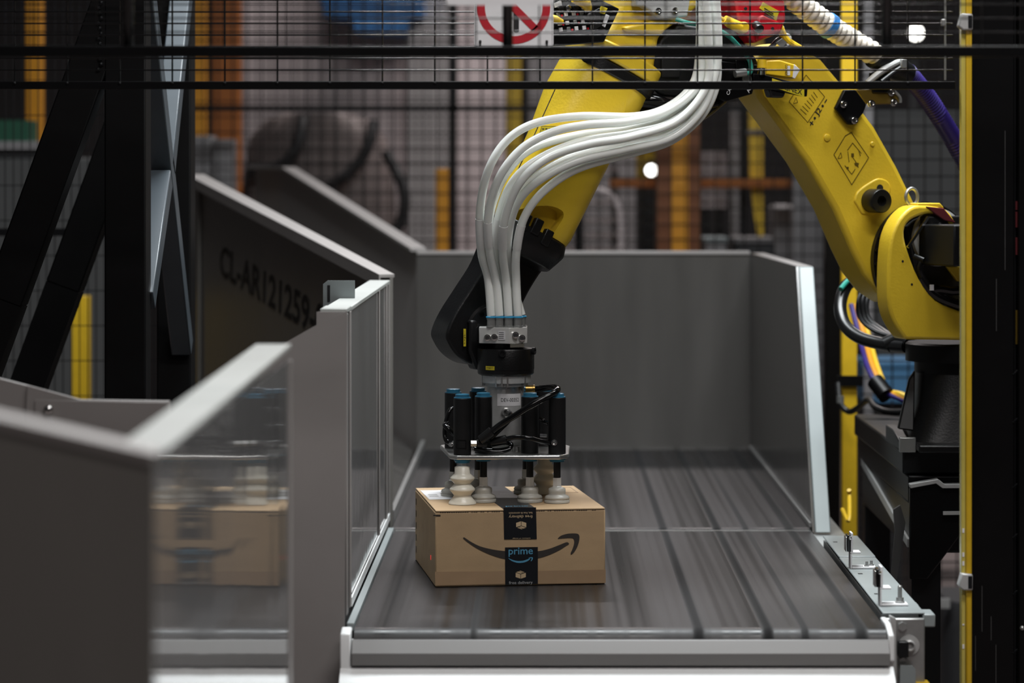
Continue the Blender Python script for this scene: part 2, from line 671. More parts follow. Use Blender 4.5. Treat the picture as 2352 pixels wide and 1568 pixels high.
# right side channel with its covers
for (d0, d1, z, m) in ((5.80, 6.645, 0.815, 'light_grey'), (6.65, 7.03, 0.817, 'light_grey')):
    b = MB()
    b.box2((0.699, d0, z - .004), (0.785, d1, z))
    b.box2((0.781, d0, z - .07), (0.785, d1, z - .0042))
    b.build('side_cover', m, cv, bevel=0.002)
MB().box2((0.700, 5.83, 0.63), (0.776, 7.02, 0.807)).build('side_channel', 'zinc', cv)
for d in (6.05, 6.36, 6.9):
    MB().box2((0.712, d, 0.8152), (0.722, d + .012, 0.8177 if d > 6.65 else .8158)).build('cover_slot', 'ink', cv)
MB().box2((0.70, 5.778, 0.625), (0.782, 5.79, 0.806)).build('end_plate', 'zinc', cv, bevel=0.003)
MB().prism([(0.694, 5.80, 0.806), (0.694, 5.72, 0.806), (0.694, 5.665, 0.79), (0.694, 5.655, 0.74), (0.694, 5.70, 0.715), (0.694, 5.80, 0.715)],
           (0.012, 0, 0)).build('end_bracket', 'white_paint', cv, bevel=0.003)
MB().prism([P(2043, 1412, 5.76), P(2058, 1420, 5.76), P(2061, 1568, 5.76), P(2050, 1575, 5.76), P(2046, 1480, 5.76)], (0, 0.012, 0)).build('end_flange', 'alu_matte', cv, bevel=0.002)
b = MB()
c = P(2088, 1481, 5.777)
b.lathe(c, (0, -1, 0), [(0.021, 0), (0.021, 0.002), (0.012, 0.002), (0.012, 0.012), (0.009, 0.014), (0.006, 0.006)], 24)
b.build('bearing', 'alu_matte', cv)
MB().box(P(2074, 1490, 5.765), (0.021, 0.02, 0.032)).build('clamp_block', 'dark_steel', cv, bevel=0.002)
for (px, py) in ((2072, 1437), (2073, 1518)):
    b = MB()
    b.lathe(P(px, py, 5.778), (0, -1, 0), [(0.011, 0), (0.011, 0.002), (0.009, 0.0025), (0.009, 0.008)], 6)
    b.build('hex_bolt', 'zinc', cv)
MB().prism([P(2068, 1528, 5.75), P(2096, 1528, 5.75), P(2103, 1537, 5.75), P(2103, 1600, 5.75), P(2066, 1600, 5.75)], (0, 0.004, 0)).build('tag_plate', 'light_grey', cv)
MB().box2((0.787, 6.0, 0.74), (0.80, 6.05, 0.80)).build('cable_clip', 'light_grey', cv, bevel=0.003)
MB().box2((0.79, 5.86, 0.775), (0.815, 5.93, 0.802)).build('switch_box', 'light_grey', cv, bevel=0.003)
MB().box2((0.762, 5.76, 0.655), (0.79, 5.80, 0.678)).build('foot_clip', 'yellow_plain', cv, bevel=0.002)
for d in (6.1, 6.3, 6.55):
    MB().lathe((0.785, d, 0.79), (1, 0, 0), [(0.008, 0), (0.008, 0.006), (0.004, 0.009)], 8).build('cover_screw', 'zinc', cv)


def sensor_bracket(d, stud):
    s = d / 6533.0
    z = 0.8155
    br = E('sensor_bracket', 'reflector bracket with one tall stud, nearest the conveyor nose' if stud else
           'reflector bracket with two small screws, farther along the conveyor side', 'bracket', (0.73, d, z), group=None)
    b = MB()
    b.box2((0.7075, d - .018, z), (0.762, d - .008, z + .004))
    b.box2((0.7075, d + .012, z), (0.762, d + .022, z + .004))
    b.box2((0.7345, d - .0078, z), (0.762, d + .0118, z + .004))
    b.build('base_plate', 'paper', br, bevel=0.001)
    MB().box2((0.7035, d - .018, z), (0.7073, d + .022, z + .034)).build('upright', 'paper', br, bevel=0.001)
    MB().box2((0.7035, d - .018, z + .0342), (0.727, d + .022, z + .038)).build('arm', 'paper', br, bevel=0.001)
    MB().box2((0.6965, d - .016, z + .0384), (0.7035, d + .02, z + .076)).build('reflector', 'reflector', br, bevel=0.001)
    MB().box2((0.7045, d - .018, z + .0384), (0.7095, d + .022, z + .081)).build('back_plate', 'paper', br, bevel=0.001)
    MB().box2((0.693, d - .016, z + .0384), (0.696, d + .02, z + .072)).build('reflector_rim', 'chrome', br, bevel=0.001)
    MB().lathe((0.702, d - .017, z + .07), (0, -1, 0), [(0.004, 0), (0.004, 0.004), (0.002, 0.006)], 12).build('screw', 'chrome', br)
    if stud:
        MB().lathe((0.747, d + .002, z + .004), (0, 0, 1), [(0.010, 0), (0.010, 0.003), (0.008, 0.004), (0.008, 0.011), (0.0045, 0.011), (0.0045, 0.034), (0.003, 0.036)], 12).build('stud', 'zinc', br)
    else:
        for dx in (0.742, 0.754):
            MB().lathe((dx, d + .002 + (dx - .742) * 1.2 - .006, z + .004), (0, 0, 1), [(0.006, 0), (0.006, 0.003), (0.003, 0.003), (0.003, 0.011)], 12).build('screw', 'zinc', br)


sensor_bracket(6.46, False)
sensor_bracket(5.90, True)

# ================================================================== REAR CONVEYOR
rc = E('belt_conveyor', 'rear grey belt conveyor closed by grey walls at its far end', 'conveyor', (0.15, 8.4, 0))
stadium(MB(), -0.380, 0.697, 7.300, 9.455, ZB, 0.034).build('belt', 'belt', rc)
MB().box2((-0.37, 7.36, 0.62), (0.69, 9.4, 0.728)).build('bed_frame', 'dark', rc)
MB().box2((-0.37, 7.287, 0.786), (0.69, 7.298, 0.7975)).build('transfer_strip', 'alu', rc)
MB().box2((-0.394, 7.46, 0.79), (-0.3815, 9.45, 0.83)).build('edge_guide', 'trim_grey', rc, bevel=0.001)
MB().box2((0.70, 7.06, 0.69), (0.785, 9.44, 0.785)).build('side_channel', 'zinc', rc, bevel=0.002)
for x in (-0.33, 0.74):
    for d in (7.5, 9.2):
        MB().box2((x - .03, d - .03, 0), (x + .03, d + .03, 0.615)).build('leg', 'dark', rc)
b = MB()
b.lathe((0.715, 7.056, 0.75), (0, -1, 0), [(0.012, 0), (0.012, 0.006), (0.006, 0.009)], 12)
b.lathe((0.762, 7.056, 0.745), (0, -1, 0), [(0.012, 0), (0.012, 0.004)], 16)
b.build('axle_cap', 'chrome', rc)

# guard walls of the rear conveyor
gp = E('side_guard', 'long grey end wall standing across the rear belt', 'guard', (0.15, 9.49, 0.7))
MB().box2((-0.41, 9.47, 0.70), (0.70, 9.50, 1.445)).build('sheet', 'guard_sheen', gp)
MB().box2((-0.41, 9.465, 1.4455), (0.70, 9.51, 1.457)).build('top_flange', 'guard', gp, bevel=0.002)
for x in (-0.35, 0.65):
    MB().box2((x - .02, 9.51, 0), (x + .02, 9.55, 1.40)).build('support', 'dark', gp)
gp = E('side_guard', 'grey right side wall of the rear belt with raked front edge coloured paler as if lit', 'guard', (0.72, 8.4, 0.79))
yz = [(7.315, 0.79), (7.78, 1.458), (9.46, 1.45), (9.46, 0.79)]
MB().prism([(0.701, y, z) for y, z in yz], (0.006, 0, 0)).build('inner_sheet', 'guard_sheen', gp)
MB().prism([(0.7072, 7.30, 0.79), (0.7072, 7.765, 1.458), (0.7072, 7.785, 1.458), (0.7072, 7.32, 0.79)], (0.04, 0, 0)).build('front_edge', 'light_grey', gp, bevel=0.003)  # faces up and forward; the light it catches is put into its paler colour
MB().prism([(0.7072, 7.77, 1.459), (0.7072, 9.46, 1.451), (0.7072, 9.46, 1.441), (0.7072, 7.79, 1.449)], (0.04, 0, 0)).build('top_flange', 'guard', gp, bevel=0.002)
MB().prism([(0.70, 7.33, 0.801), (0.70, 9.455, 0.801), (0.70, 9.455, 0.812), (0.70, 7.33, 0.812)], (-0.006, 0, 0)).build('bottom_lip', 'trim_grey', gp)
MB().tube([P(1935, 1170, 7.5), P(1950, 1195, 7.4), P(1951, 1140, 7.5), P(1950, 1125, 7.5)], 0.006, 8).build('guard_hook', 'yellow_plain', gp)

# ================================================================== LEFT SIDE GUARDS
gp = E('side_guard', 'satin grey side wall along the left edge of the front belt, left of the box', 'guard', (-0.42, 6.6, 0))
MB().box2((-0.400, 5.757, 0.50), (-0.394, 7.42, 1.425)).build('sheet', 'guard_mirror', gp)
for (d0, d1) in ((5.757, 5.80), (5.86, 5.90), (6.93, 6.96), (7.26, 7.31), (7.38, 7.425)):
    MB().box2((-0.3935, d0, 0.815), (-0.3905, d1, 1.425)).build('edge_strip', 'guard', gp, bevel=0.001)
MB().box2((-0.445, 5.757, 1.426), (-0.391, 5.90, 1.436)).build('top_flange', 'light_flange', gp, bevel=0.002)
MB().box2((-0.445, 5.905, 1.424), (-0.391, 7.42, 1.434)).build('top_flange', 'light_flange', gp, bevel=0.002)
for d in (5.95, 7.2):
    MB().box2((-0.445, d, 0), (-0.405, d + .04, 1.42)).build('support', 'dark', gp)
b = MB()
q = [P(742, 652, 6.3), P(752, 644, 6.3), P(815, 644, 6.3), P(815, 740, 6.3), P(742, 740, 6.3)]
b.prism(q, (0, 0.005, 0))
b.build('slotted_tab', 'light_grey', gp)
MB().prism([P(752, 655, 6.298), P(758, 655, 6.298), P(758, 692, 6.298), P(752, 692, 6.298)], (0, 0.0015, 0)).build('slot', 'ink', gp)
MB().box2((-0.393, 5.90, 0.812), (-0.3895, 7.40, 0.83)).build('bottom_lip', 'white_paint', gp)

gp = E('side_guard', 'flat grey end plate with slanted top facing the camera beside the conveyor nose', 'guard', (-0.46, 5.73, 0))
MB().prism([P(585, 826, 5.735), P(727, 746, 5.735), P(797, 714, 5.735), P(790, 1568, 5.735), P(789, 2330, 5.735), P(585, 2330, 5.735)], (0, 0.006, 0)).build('sheet', 'guard', gp)
MB().prism([P(727, 716, 5.7425), P(797, 716, 5.7425), P(797, 770, 5.7425), P(727, 770, 5.7425)], (0, 0.005, 0)).build('corner_tab', 'guard', gp)
b = MB()
b.box(P(797, 1510, 5.72), (0.01, 0.01, 0.05))
b.lathe(P(797, 1490, 5.715), (0, -1, 0), [(0.006, 0), (0.006, 0.004), (0.003, 0.006)], 10)
b.build('hinge_clip', 'zinc', gp)

gp = E('side_guard', 'polished side wall nearest the camera, reflecting the box, with broad white top flange', 'guard', (-0.43, 3.8, 0))
MB().box2((-0.413, 3.0, 0.0), (-0.405, 4.62, 1.405)).build('mirror_sheet', 'guard_mirror', gp)
MB().box2((-0.405, 4.585, 0.0), (-0.4025, 4.625, 1.405)).build('edge_strip', 'guard', gp)
MB().prism([(-0.462, 2.99, 1.398), (-0.405, 2.99, 1.398), (-0.405, 4.635, 1.424), (-0.462, 4.635, 1.424)], (0, 0, 0.006)).build('top_flange', 'light_flange', gp)
MB().box2((-0.462, 2.99, 1.35), (-0.457, 4.635, 1.396)).build('flange_return', 'guard', gp)
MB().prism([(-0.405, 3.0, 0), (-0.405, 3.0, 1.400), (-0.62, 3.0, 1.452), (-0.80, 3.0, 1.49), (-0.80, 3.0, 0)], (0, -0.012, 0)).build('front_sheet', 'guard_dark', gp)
MB().bar((-0.405, 3.018, 1.4055), (-0.80, 3.018, 1.497), .065, .010, side=(0, 1, 0)).build('front_flange', 'guard', gp)
MB().cyl((-0.43, 3.02, 1.41), (0, 0, 1), 0.006, 0.006, 12).build('rivet', 'chrome', gp)

gp = E('side_guard', 'low grey guard plate with one round bolt, in front of the black steel frame', 'guard', (-0.9, 5.3, 0))
MB().prism([P(62, 884, 5.3), P(185, 917, 5.3), P(390, 920, 5.3), P(390, 1300, 5.3), P(40, 1300, 5.3)], (0, 0.008, 0)).build('sheet', 'guard', gp, bevel=0.002)
MB().prism([P(-140, 830, 5.306), P(0, 868, 5.306), P(66, 885, 5.306), P(44, 1300, 5.306), P(-140, 1300, 5.306)], (0, 0.008, 0)).build('sheet', 'guard', gp, bevel=0.002)
MB().prism([P(80, 918, 5.297), P(386, 924, 5.297), P(386, 1290, 5.297), P(80, 1290, 5.297)], (0, 0.0025, 0)).build('doubler_plate', 'guard', gp, bevel=0.001)
MB().lathe(P(111, 941, 5.296), (0, -1, 0), [(0.0095, 0), (0.0095, 0.002), (0.008, 0.005), (0.005, 0.0075), (0.001, 0.008)], 20).build('round_bolt', 'chrome', gp)
for px in (-100, 340):
    MB().box2((pxx(px, 5.32) - .02, 5.316, 0), (pxx(px, 5.32) + .02, 5.36, pz(960, 5.32))).build('support', 'dark', gp)

# ================================================================== INFEED CHUTE
CH = V((-0.351, 0.936, 0)).normalized()
CN = V((-0.936, -0.351, 0)).normalized()
S1 = V((-0.392, 7.44, 0))
S2 = V((-0.40, 9.53, 0))
ch = E('infeed_chute', 'sloping grey sheet metal chute joining the rear belt from the left, lettered on its side', 'chute', (-0.8, 9.0, 0))


def cpt(S, s, z, out=0.0):
    p = S + CH * s + CN * out
    p.z = z
    return p


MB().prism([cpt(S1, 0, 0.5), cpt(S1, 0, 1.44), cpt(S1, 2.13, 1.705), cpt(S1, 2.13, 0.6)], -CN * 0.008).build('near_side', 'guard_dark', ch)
b = MB()
b.prism([cpt(S1, -0.0, 1.4405, 0.03), cpt(S1, 2.15, 1.7055, 0.03), cpt(S1, 2.15, 1.7055, -0.03), cpt(S1, 0.0, 1.4405, -0.012)], (0, 0, 0.008))
b.prism([cpt(S1, 0.0, 1.4403, 0.03), cpt(S1, 2.15, 1.7053, 0.03), cpt(S1, 2.15, 1.68, 0.03), cpt(S1, 0.0, 1.415, 0.03)], -CN * 0.004)
b.build('near_flange', 'guard', ch)
MB().prism([cpt(S1, 2.05, 0.5, 0.012), cpt(S1, 2.05, 1.69, 0.012), cpt(S1, 2.24, 1.71, 0.012), cpt(S1, 2.24, 0.5, 0.012)], -CN * 0.008).build('end_strip', 'guard_dark', ch)
MB().lathe(cpt(S1, 2.15, 1.575, 0.012), CN, [(0.018, 0), (0.018, 0.006), (0.008, 0.012)], 14).build('bolt', 'zinc', ch)
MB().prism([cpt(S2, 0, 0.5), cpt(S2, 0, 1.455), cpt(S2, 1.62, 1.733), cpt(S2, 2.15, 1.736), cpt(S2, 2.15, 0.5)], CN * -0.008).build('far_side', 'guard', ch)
MB().prism([cpt(S2, 0, 1.4555, 0.035), cpt(S2, 1.62, 1.7335, 0.035), cpt(S2, 2.15, 1.7365, 0.035), cpt(S2, 2.15, 1.7365, -0.02),
            cpt(S2, 1.62, 1.7335, -0.02), cpt(S2, 0, 1.4555, -0.02)], (0, 0, 0.01)).build('far_flange', 'guard', ch)
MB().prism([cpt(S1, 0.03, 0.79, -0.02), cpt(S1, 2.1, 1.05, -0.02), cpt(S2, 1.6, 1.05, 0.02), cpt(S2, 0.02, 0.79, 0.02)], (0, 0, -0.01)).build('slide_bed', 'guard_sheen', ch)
for (S, s) in ((S1, .3), (S1, 1.9), (S2, .3), (S2, 1.8)):
    p = cpt(S, s, 0, -0.05 if S is S1 else -0.06)
    MB().box2((p.x - .025, p.y - .025, 0), (p.x + .025, p.y + .025, 0.70)).build('leg', 'dark', ch)
r = (-CH + V((0, 0, -0.124))).normalized()
fr = Fr(cpt(S1, 1.21, 1.364, 0.0), r, V((0, 0, 1)) - r * r.z)
lettering('CL-AR121259-0', fr, 0, 0, 1.20, 0.102, 0, 'ink', ch, h=0.0012, bold=0.022, label='black stencilled code')

# ================================================================== LEFT STEEL FRAME
sf = E('braced_tower', 'black welded steel tower with two posts, cross bracing and slanting struts at left', 'frame', (-0.93, 6.8, 0))
X0, X1 = -0.980, -0.887
MB().box2((X0, 6.40, 0), (X1, 6.49, 2.9)).build('post', 'steel_tube', sf, bevel=0.004)
MB().box2((X0 + .01, 7.20, 0), (X1 + .003, 7.30, 2.9)).build('post', 'steel_tube', sf, bevel=0.004)


def strut(d, top, bot, m='steel_tube'):
    a, bb = V((top[0], d, top[1])), V((bot[0], d, bot[1]))
    return MB().bar(a, bb, 0.088, 0.088, side=(0, 1, 0)).build('slanting_strut', m, sf, bevel=0.004)


for d in (6.445, 7.25):
    strut(d, (pxx(256, 6.4), pz(0, 6.4)), (pxx(5, 6.4), pz(690, 6.4)))
# continue the struts to the floor plates
for d in (6.445, 7.25):
    a = V((pxx(256, 6.4), d, pz(0, 6.4)))
    c = V((pxx(5, 6.4), d, pz(690, 6.4)))
    e = c + (c - a) * (c.z / (a.z - c.z))
    MB().bar(c, e, 0.0878, 0.0878, side=(0, 1, 0)).build('slanting_strut', 'steel_tube', sf)
    MB().box2((e.x - .1, d - .08, 0), (e.x + .1, d + .08, .012)).build('foot_plate', 'steel_tube', sf)
# cross bracing between the posts (plane of the posts, seen almost edge on)
XC = -0.905


def brace(ya, za, yb, zb, w=0.055):
    MB().bar((XC, ya, za), (XC, yb, zb), 0.05, w, side=(1, 0, 0)).build('cross_brace', 'black_sheen', sf, bevel=0.003)


brace(6.49, 2.13, 7.20, 1.27)
brace(7.20, 2.18, 6.84, 1.72)
brace(6.80, 1.70, 6.49, 1.42)
brace(7.20, 1.00, 6.49, 0.30)
for z in (0.28, 1.04):
    MB().box2((XC - .03, 6.49, z - .03), (XC + .03, 7.20, z + .03)).build('cross_beam', 'steel_tube', sf)
b = MB()
for k in range(15):
    t = k / 14
    b.lathe(P(229 + 4 * math.sin(k * 2.1), -5 + 165 * t, 6.40), (0, -1, 0), [(0.006, 0), (0.004, .003), (0.001, .005)], 6)
b.build('weld_bead', 'dark_steel', sf)

# ================================================================== FENCE PANELS ABOVE THE OPENING
def wire_mesh(a, b, r, seg=8):
    mb = MB()
    mb.tube([a, b], r, seg, smooth=False)
    bmesh.ops.recalc_face_normals(mb.b, faces=mb.b.faces[:])
    me = bpy.data.meshes.new('wire')
    mb.b.to_mesh(me)
    mb.b.free()
    for p in me.polygons:
        p.use_smooth = True
    me.materials.append(M['black_wire'])
    return me


def put(me, name, parent, loc):
    o = bpy.data.objects.new(name, me)
    COL.objects.link(o)
    o.parent = parent
    o.location = V(loc) - ORG[parent]
    return o


fd = 5.90
k59 = fd / F
fa = E('wire_fence', 'black wire mesh fence panel in sharp focus across the top of the cell opening', 'fence', (0.0, fd, 1.88))
zr0, zr1 = pz(205, fd), pz(187, fd)
xl, xr = -1.32, pxx(2193, fd)
MB().box2((xl, fd - .010, zr0), (xr, fd + .010, zr1)).build('bottom_rail', 'black', fa, bevel=0.0015)
MB().box2((xl, fd - .010, 2.36), (xr, fd + .010, 2.38)).build('top_rail', 'black', fa)
h = 2.36 - zr1
mv = wire_mesh((0, 0, 0), (0, 0, h), 0.0018)
for k in range(-7, 14):
    x = pxx(516 + 120.7 * k, fd)
    if x > xl + .02:
        put(mv, 'upright_wire', fa, (x, fd + .004, zr1))
mh = wire_mesh((xl, 0, 0), (xr - .004, 0, 0), 0.0016)
n = 0
for k in range(22):
    z = pz(161 - 26.75 * k, fd)
    if z < 2.35:
        put(mh, 'cross_wire', fa, (0, fd, z))
MB().tube([P(2171, 184, fd - .004), P(2171, -120, fd - .004)], 0.0022, 8, smooth=False).build('hinge_rod', 'zinc', fa)
MB().box(P(2167, 52, fd - .006), (.010, .012, .014)).build('rod_clip', 'zinc', fa, bevel=0.002)
b = MB()
for k in range(-5, 14):
    b.lathe(P(516 + 120.7 * k, 192, fd - .0095), (0, -1, 0), [(0.004, 0), (0.003, .0015), (.001, .002)], 8)
b.build('weld_spot', 'black', fa)

ob = MB()
ob.box2((-1.40, fd - .03, 0), (-1.325, fd + .03, 2.5))
tag(ob.build('fence_post', 'black'), 'black square fence post at the far left end of the sharp fence', 'post')

fd2 = 5.0
fb = E('wire_fence', 'out of focus black fence panel with thick rail, nearest the camera at the top', 'fence', (0.1, fd2, 1.91))
z0, z1 = pz(131, fd2), pz(106, fd2)
MB().box2((-1.3, fd2 - .012, z0), (1.45, fd2 + .012, z1)).build('bottom_rail', 'black', fb, bevel=0.0015)
h = 2.42 - z1
mv = wire_mesh((0, 0, 0), (0, 0, h), 0.0014)
mt = wire_mesh((0, 0, 0), (0, 0, h), 0.0095)
for k in range(-2, 3):
    put(mt, 'stiffener_bar', fb, (pxx(1166 + 871 * k / 1.0, fd2) if abs(k) < 2 else 0.72 * k, fd2 + .003, z1))
for k in range(-8, 10):
    put(mv, 'upright_wire', fb, (pxx(1166, fd2) + .1112 * (k + .5), fd2 + .004, z1))
mh = wire_mesh((-1.3, 0, 0), (1.45, 0, 0), 0.0015)
for k in range(1, 20):
    put(mh, 'cross_wire', fb, (0, fd2, z1 + .0245 * k))
MB().box2((-1.3, fd2 - .012, 2.42), (1.45, fd2 + .012, 2.44)).build('top_rail', 'black', fb)
for x, w in ((-1.34, 'left'), (1.49, 'right')):
    ob = MB()
    ob.box2((x - .035, fd2 - .035, 0), (x + .035, fd2 + .035, 2.55))
    tag(ob.build('fence_post', 'black'), 'black square post holding the %s end of the nearest fence panel' % w, 'post')

# signs
sg = E('prohibition_sign', 'white prohibition sign with red ring and slash on the sharp fence', 'sign', P(1180, 108, fd - .012))
fr = Fr(P(1180, 17, fd - .012), (1, 0, 0), (0, 0, 1))


def spx(px, py):
    return ((px - 1180) * k59, -(py - 17) * k59)


def rrect(x0, y0, x1, y1, r, n=5):
    out = []
    for cx, cy, a0 in ((x1 - r, y1 - r, 0), (x0 + r, y1 - r, 90), (x0 + r, y0 + r, 180), (x1 - r, y0 + r, 270)):
        for k in range(n + 1):
            t = R(a0 + 90 * k / n)
            out.append((cx + r * math.cos(t), cy + r * math.sin(t)))
    return out


x0, y0 = spx(1089, 108)
x1, y1 = spx(1271, -74)
decal(fr, [rrect(x0, y0, x1, y1, 0.008)], 'paper', sg, 'plate', h=0.002, th=0.002)
ring = []
ro, ri = 84 * k59, 66 * k59
for k in range(48):
    a0, a1 = 2 * math.pi * k / 48, 2 * math.pi * (k + 1) / 48
    ring.append([(ro * math.cos(a0), ro * math.sin(a0)), (ro * math.cos(a1), ro * math.sin(a1)),
                 (ri * math.cos(a1), ri * math.sin(a1)), (ri * math.cos(a0), ri * math.sin(a0))])
ring.append(line2(spx(1180 - 50, 17 - 50), spx(1180 + 50, 17 + 50), 17 * k59))
decal(fr, ring, 'sign_red', sg, 'ring', h=0.0028)
decal(fr, [rrect(*spx(1180, 76), *spx(1192, 24), .005)], 'ink', sg, 'pictogram', h=0.0024)
decal(fr, outline2([spx(1092, 105), spx(1268, 105), spx(1268, -71), spx(1092, -71)], .0008), 'grey_ink', sg, 'border', h=0.0024)
b = MB()
for px in (1103, 1256):
    b.box(P(px, 99, fd - .0145), (.0045, .002, .012))
    b.lathe(P(px, 96, fd - .0155), (0, -1, 0), [(.003, 0), (.002, .002)], 10)
b.build('cable_tie', 'ink', sg)
sg = E('notice_plate', 'blurred white notice plate hung on the nearest fence panel at top edge', 'sign', P(1150, 14, fd2 - .015))
fr = Fr(P(1150, 12, fd2 - .015), (1, 0, 0), (0, 0, 1))
decal(fr, [rrect(-.095, 0, .092, .16, .006)], 'paper', sg, 'plate', h=0.002, th=0.002)

# ================================================================== LIGHT CURTAIN AND BLACK POST (right)
ld = 5.90
lc = E('light_curtain', 'slim yellow vertical light curtain bar in front of black post at right', 'sensor', (pxx(2216, ld), ld, 0.0))
xa, xm, xb = pxx(2204.5, ld), pxx(2214.5, ld), pxx(2228, ld)
MB().box2((xm, ld - .028, 0.03), (xb, ld + .005, 2.30)).build('housing', 'yellow_plain', lc, bevel=0.003)
MB().box2((xa, ld - .022, 0.05), (xm, ld + .005, 2.28)).build('lens_strip', mat('clear_amber_window', (196, 182, 92), 0.12, var=0.04, coat=0.6), lc, bevel=0.002)
for py, dd in ((51, 0), (1330, 0)):
    b = MB()
    z = pz(py, ld)
    b.prism([(xa - .008, ld - .034, z - .010), (xa - .001, ld - .036, z + .017), (xb + .0005, ld - .036, z + .0155), (xb + .0005, ld - .036, z - .018), (xa + .002, ld - .036, z - .018)], (0, 0.03, 0))
    b.build('mounting_clamp', 'alu_matte', lc, bevel=0.003)
    MB().prism([(xm + .003, ld - .0375, z - .014), (xm + .003, ld - .0375, z + .012), (xb - .001, ld - .0375, z + .012), (xb - .001, ld - .0375, z - .014)], (0, .002, 0)).build('clamp_insert', 'dark_steel', lc, bevel=0.001)
b = MB()
for py in (1215, 1270, 1290, 1430, 1480):
    b.box((xa + .004, ld - .0225, pz(py, ld)), (.004, .001, .009 if py != 1430 else .003))
b.build('scuff_mark', 'paper', lc)
MB().box2((xa - .0, ld - .02, 0), (xb, ld + .02, 0.028)).build('foot', 'black', lc)

bp_ = E('guard_post', 'wide black painted post filling the right edge of the picture', 'post', (1.0, 5.93, 0))
MB().box2((pxx(2229, 5.91), 5.91, 0), (pxx(2330, 5.91), 6.01, 2.5)).build('column', 'black', bp_, bevel=0.003)
MB().box2((pxx(2332, 5.91), 5.93, 0), (pxx(2337, 5.91), 6.03, 2.5)).build('edge_strip', 'dark_steel', bp_)
MB().box2((pxx(2339, 5.91), 5.905, 0), (pxx(2480, 5.91), 6.0, 2.5)).build('column', 'black', bp_, bevel=0.003)
for py in (1235, 1365, 1500, 860, 970, 1120):
    MB().bar(P(2326, py, 5.909), P(2337, py - 9, 5.92), .003, .003).build('weld_tab', 'dark_steel', bp_)
for y0_, y1_, m in ((462, 482, 'maroon'), (486, 522, 'maroon'), (545, 585, 'maroon'), (712, 790, 'shaded_yellow')):
    MB().tube([P(2334.5, y0_, 5.925), P(2334.5, y1_, 5.925)], .0022, 8, smooth=False).build('gap_backdrop_bit', m, bp_)  # coloured bits standing in for background things seen through the gap
for px, py, r_ in ((2348, 1442, .005),):
    MB().lathe(P(px, py, 5.904), (0, -1, 0), [(r_, 0), (r_ * .6, .003), (.0005, .004)], 12).build('rivet', 'zinc', bp_)
for px, y0_, y1_ in ((2255, 1345, 1450), (2276, 1415, 1470), (2240, 1460, 1540), (2287, 1480, 1568), (2308, 300, 620), (2288, 640, 760)):
    MB().box2(P(px, y1_, 5.9092), P(px + 1.0, y0_, 5.9098)).build('scratch', 'dim_grey', bp_)

# ================================================================== CARDBOARD BOX
YAW = R(8)
BW, BD, BH = 0.379, 0.460, 0.1685
bx = E('cardboard_box', 'brown cardboard box with smile arrow and black tape under the suction cups', 'box', (-0.230, 6.258, ZB + .0005), YAW, local=True)
b = MB()
b.box2((0, 0, 0), (BW, BD, BH - .004))
b.build('carton', 'card', bx, bevel=0.003, seg=2)
b = MB()
for x0_, x1_ in ((0.001, BW / 2 - .001), (BW / 2 + .001, BW - .001)):
    b.box2((x0_, -0.0006, BH - .0036), (x1_, BD, BH))
b.build('flap', 'card', bx, bevel=0.001)
# corrugated edge line under the flaps
b = MB()
for k in range(70):
    if random.random() < .8:
        x = 0.012 + (BW - .03) * k / 70
        b.box((x, -0.0003, BH - .0038), (.0035, .001, .0012))
tag(b.build('corrugation', 'ink_soft', bx), kind='stuff')


def bf(zx, zy):
    px, py = 920 + zx / 4.704, 1080 + zy / 4.704
    t = (px - 1000) / 393.0
    yt = 1174 - 9.5 * t
    yb = 1352.0 - 9.5 * t
    return (t * BW, (yb - py) / (yb - yt) * BH)


frb = Fr((0, -0.0006, 0), (1, 0, 0), (0, 0, 1))


def curve2(pts, n=6):
    q = smooth_path([V((a, b_, 0)) for a, b_ in pts], n)
    return [(p.x, p.y) for p in q]


def band(up, lo, n=6):
    """quads between an upper and lower polyline of equal length"""
    u, l = curve2(up, n), curve2(lo, n)
    return [[u[i], u[i + 1], l[i + 1], l[i]] for i in range(len(u) - 1)]


up = [(676, 741), (690, 734), (760, 780), (860, 829), (990, 862), (1130, 880), (1300, 890), (1490, 879), (1610, 852), (1720, 810), (1795, 780), (1822, 786), (1826, 794)]
lo = [(676, 741), (690, 756), (752, 804), (852, 866), (985, 925), (1130, 966), (1300, 978), (1490, 955), (1610, 918), (1720, 866), (1800, 815), (1822, 803), (1826, 796)]
arrow = band([bf(*p) for p in up], [bf(*p) for p in lo])
up = [(1705, 736), (1735, 710), (1790, 690), (1850, 682), (1915, 684), (1938, 705), (1939, 750), (1922, 815), (1895, 868), (1868, 902), (1850, 913)]
lo = [(1706, 740), (1740, 737), (1790, 733), (1840, 731), (1872, 736), (1880, 752), (1884, 768), (1878, 812), (1862, 858), (1846, 895), (1845, 910)]
arrow += band([bf(*p) for p in up], [bf(*p) for p in lo])
decal(frb, arrow, 'ink_soft', bx, 'smile_arrow', h=0.0004, th=0.0003, label='dark printed smile arrow')
decal(frb, [[bf(354, 488), bf(432, 488), bf(432, 502), bf(354, 502)]], 'ink', bx, 'edge_mark', h=0.0004, th=0.0003)
decal(frb, [[bf(372, 1110), bf(1130, 1100), bf(1130, 1240), bf(376, 1262)], [bf(1487, 1095), bf(2228, 1078), bf(2228, 1225), bf(1487, 1238)]],
      'card_dark', bx, 'clear_tape', h=0.0003, th=0.0002)
# tape
t1 = decal(frb, [[bf(1113, 402), bf(1467, 398), bf(1475, 745), bf(1120, 750)]], 'tape', bx, 'tape', h=0.0008, th=0.0006, label='black printed tape, upside-down lettering')
t2 = decal(frb, [[bf(1130, 840), bf(1486, 833), bf(1487, 1238), bf(1132, 1254)]], 'tape', bx, 'tape', h=0.0008, th=0.0006, label='black printed tape with blue word')
sl = -9.5 / 393 * (393 / BW) / 1000  # tilt negligible


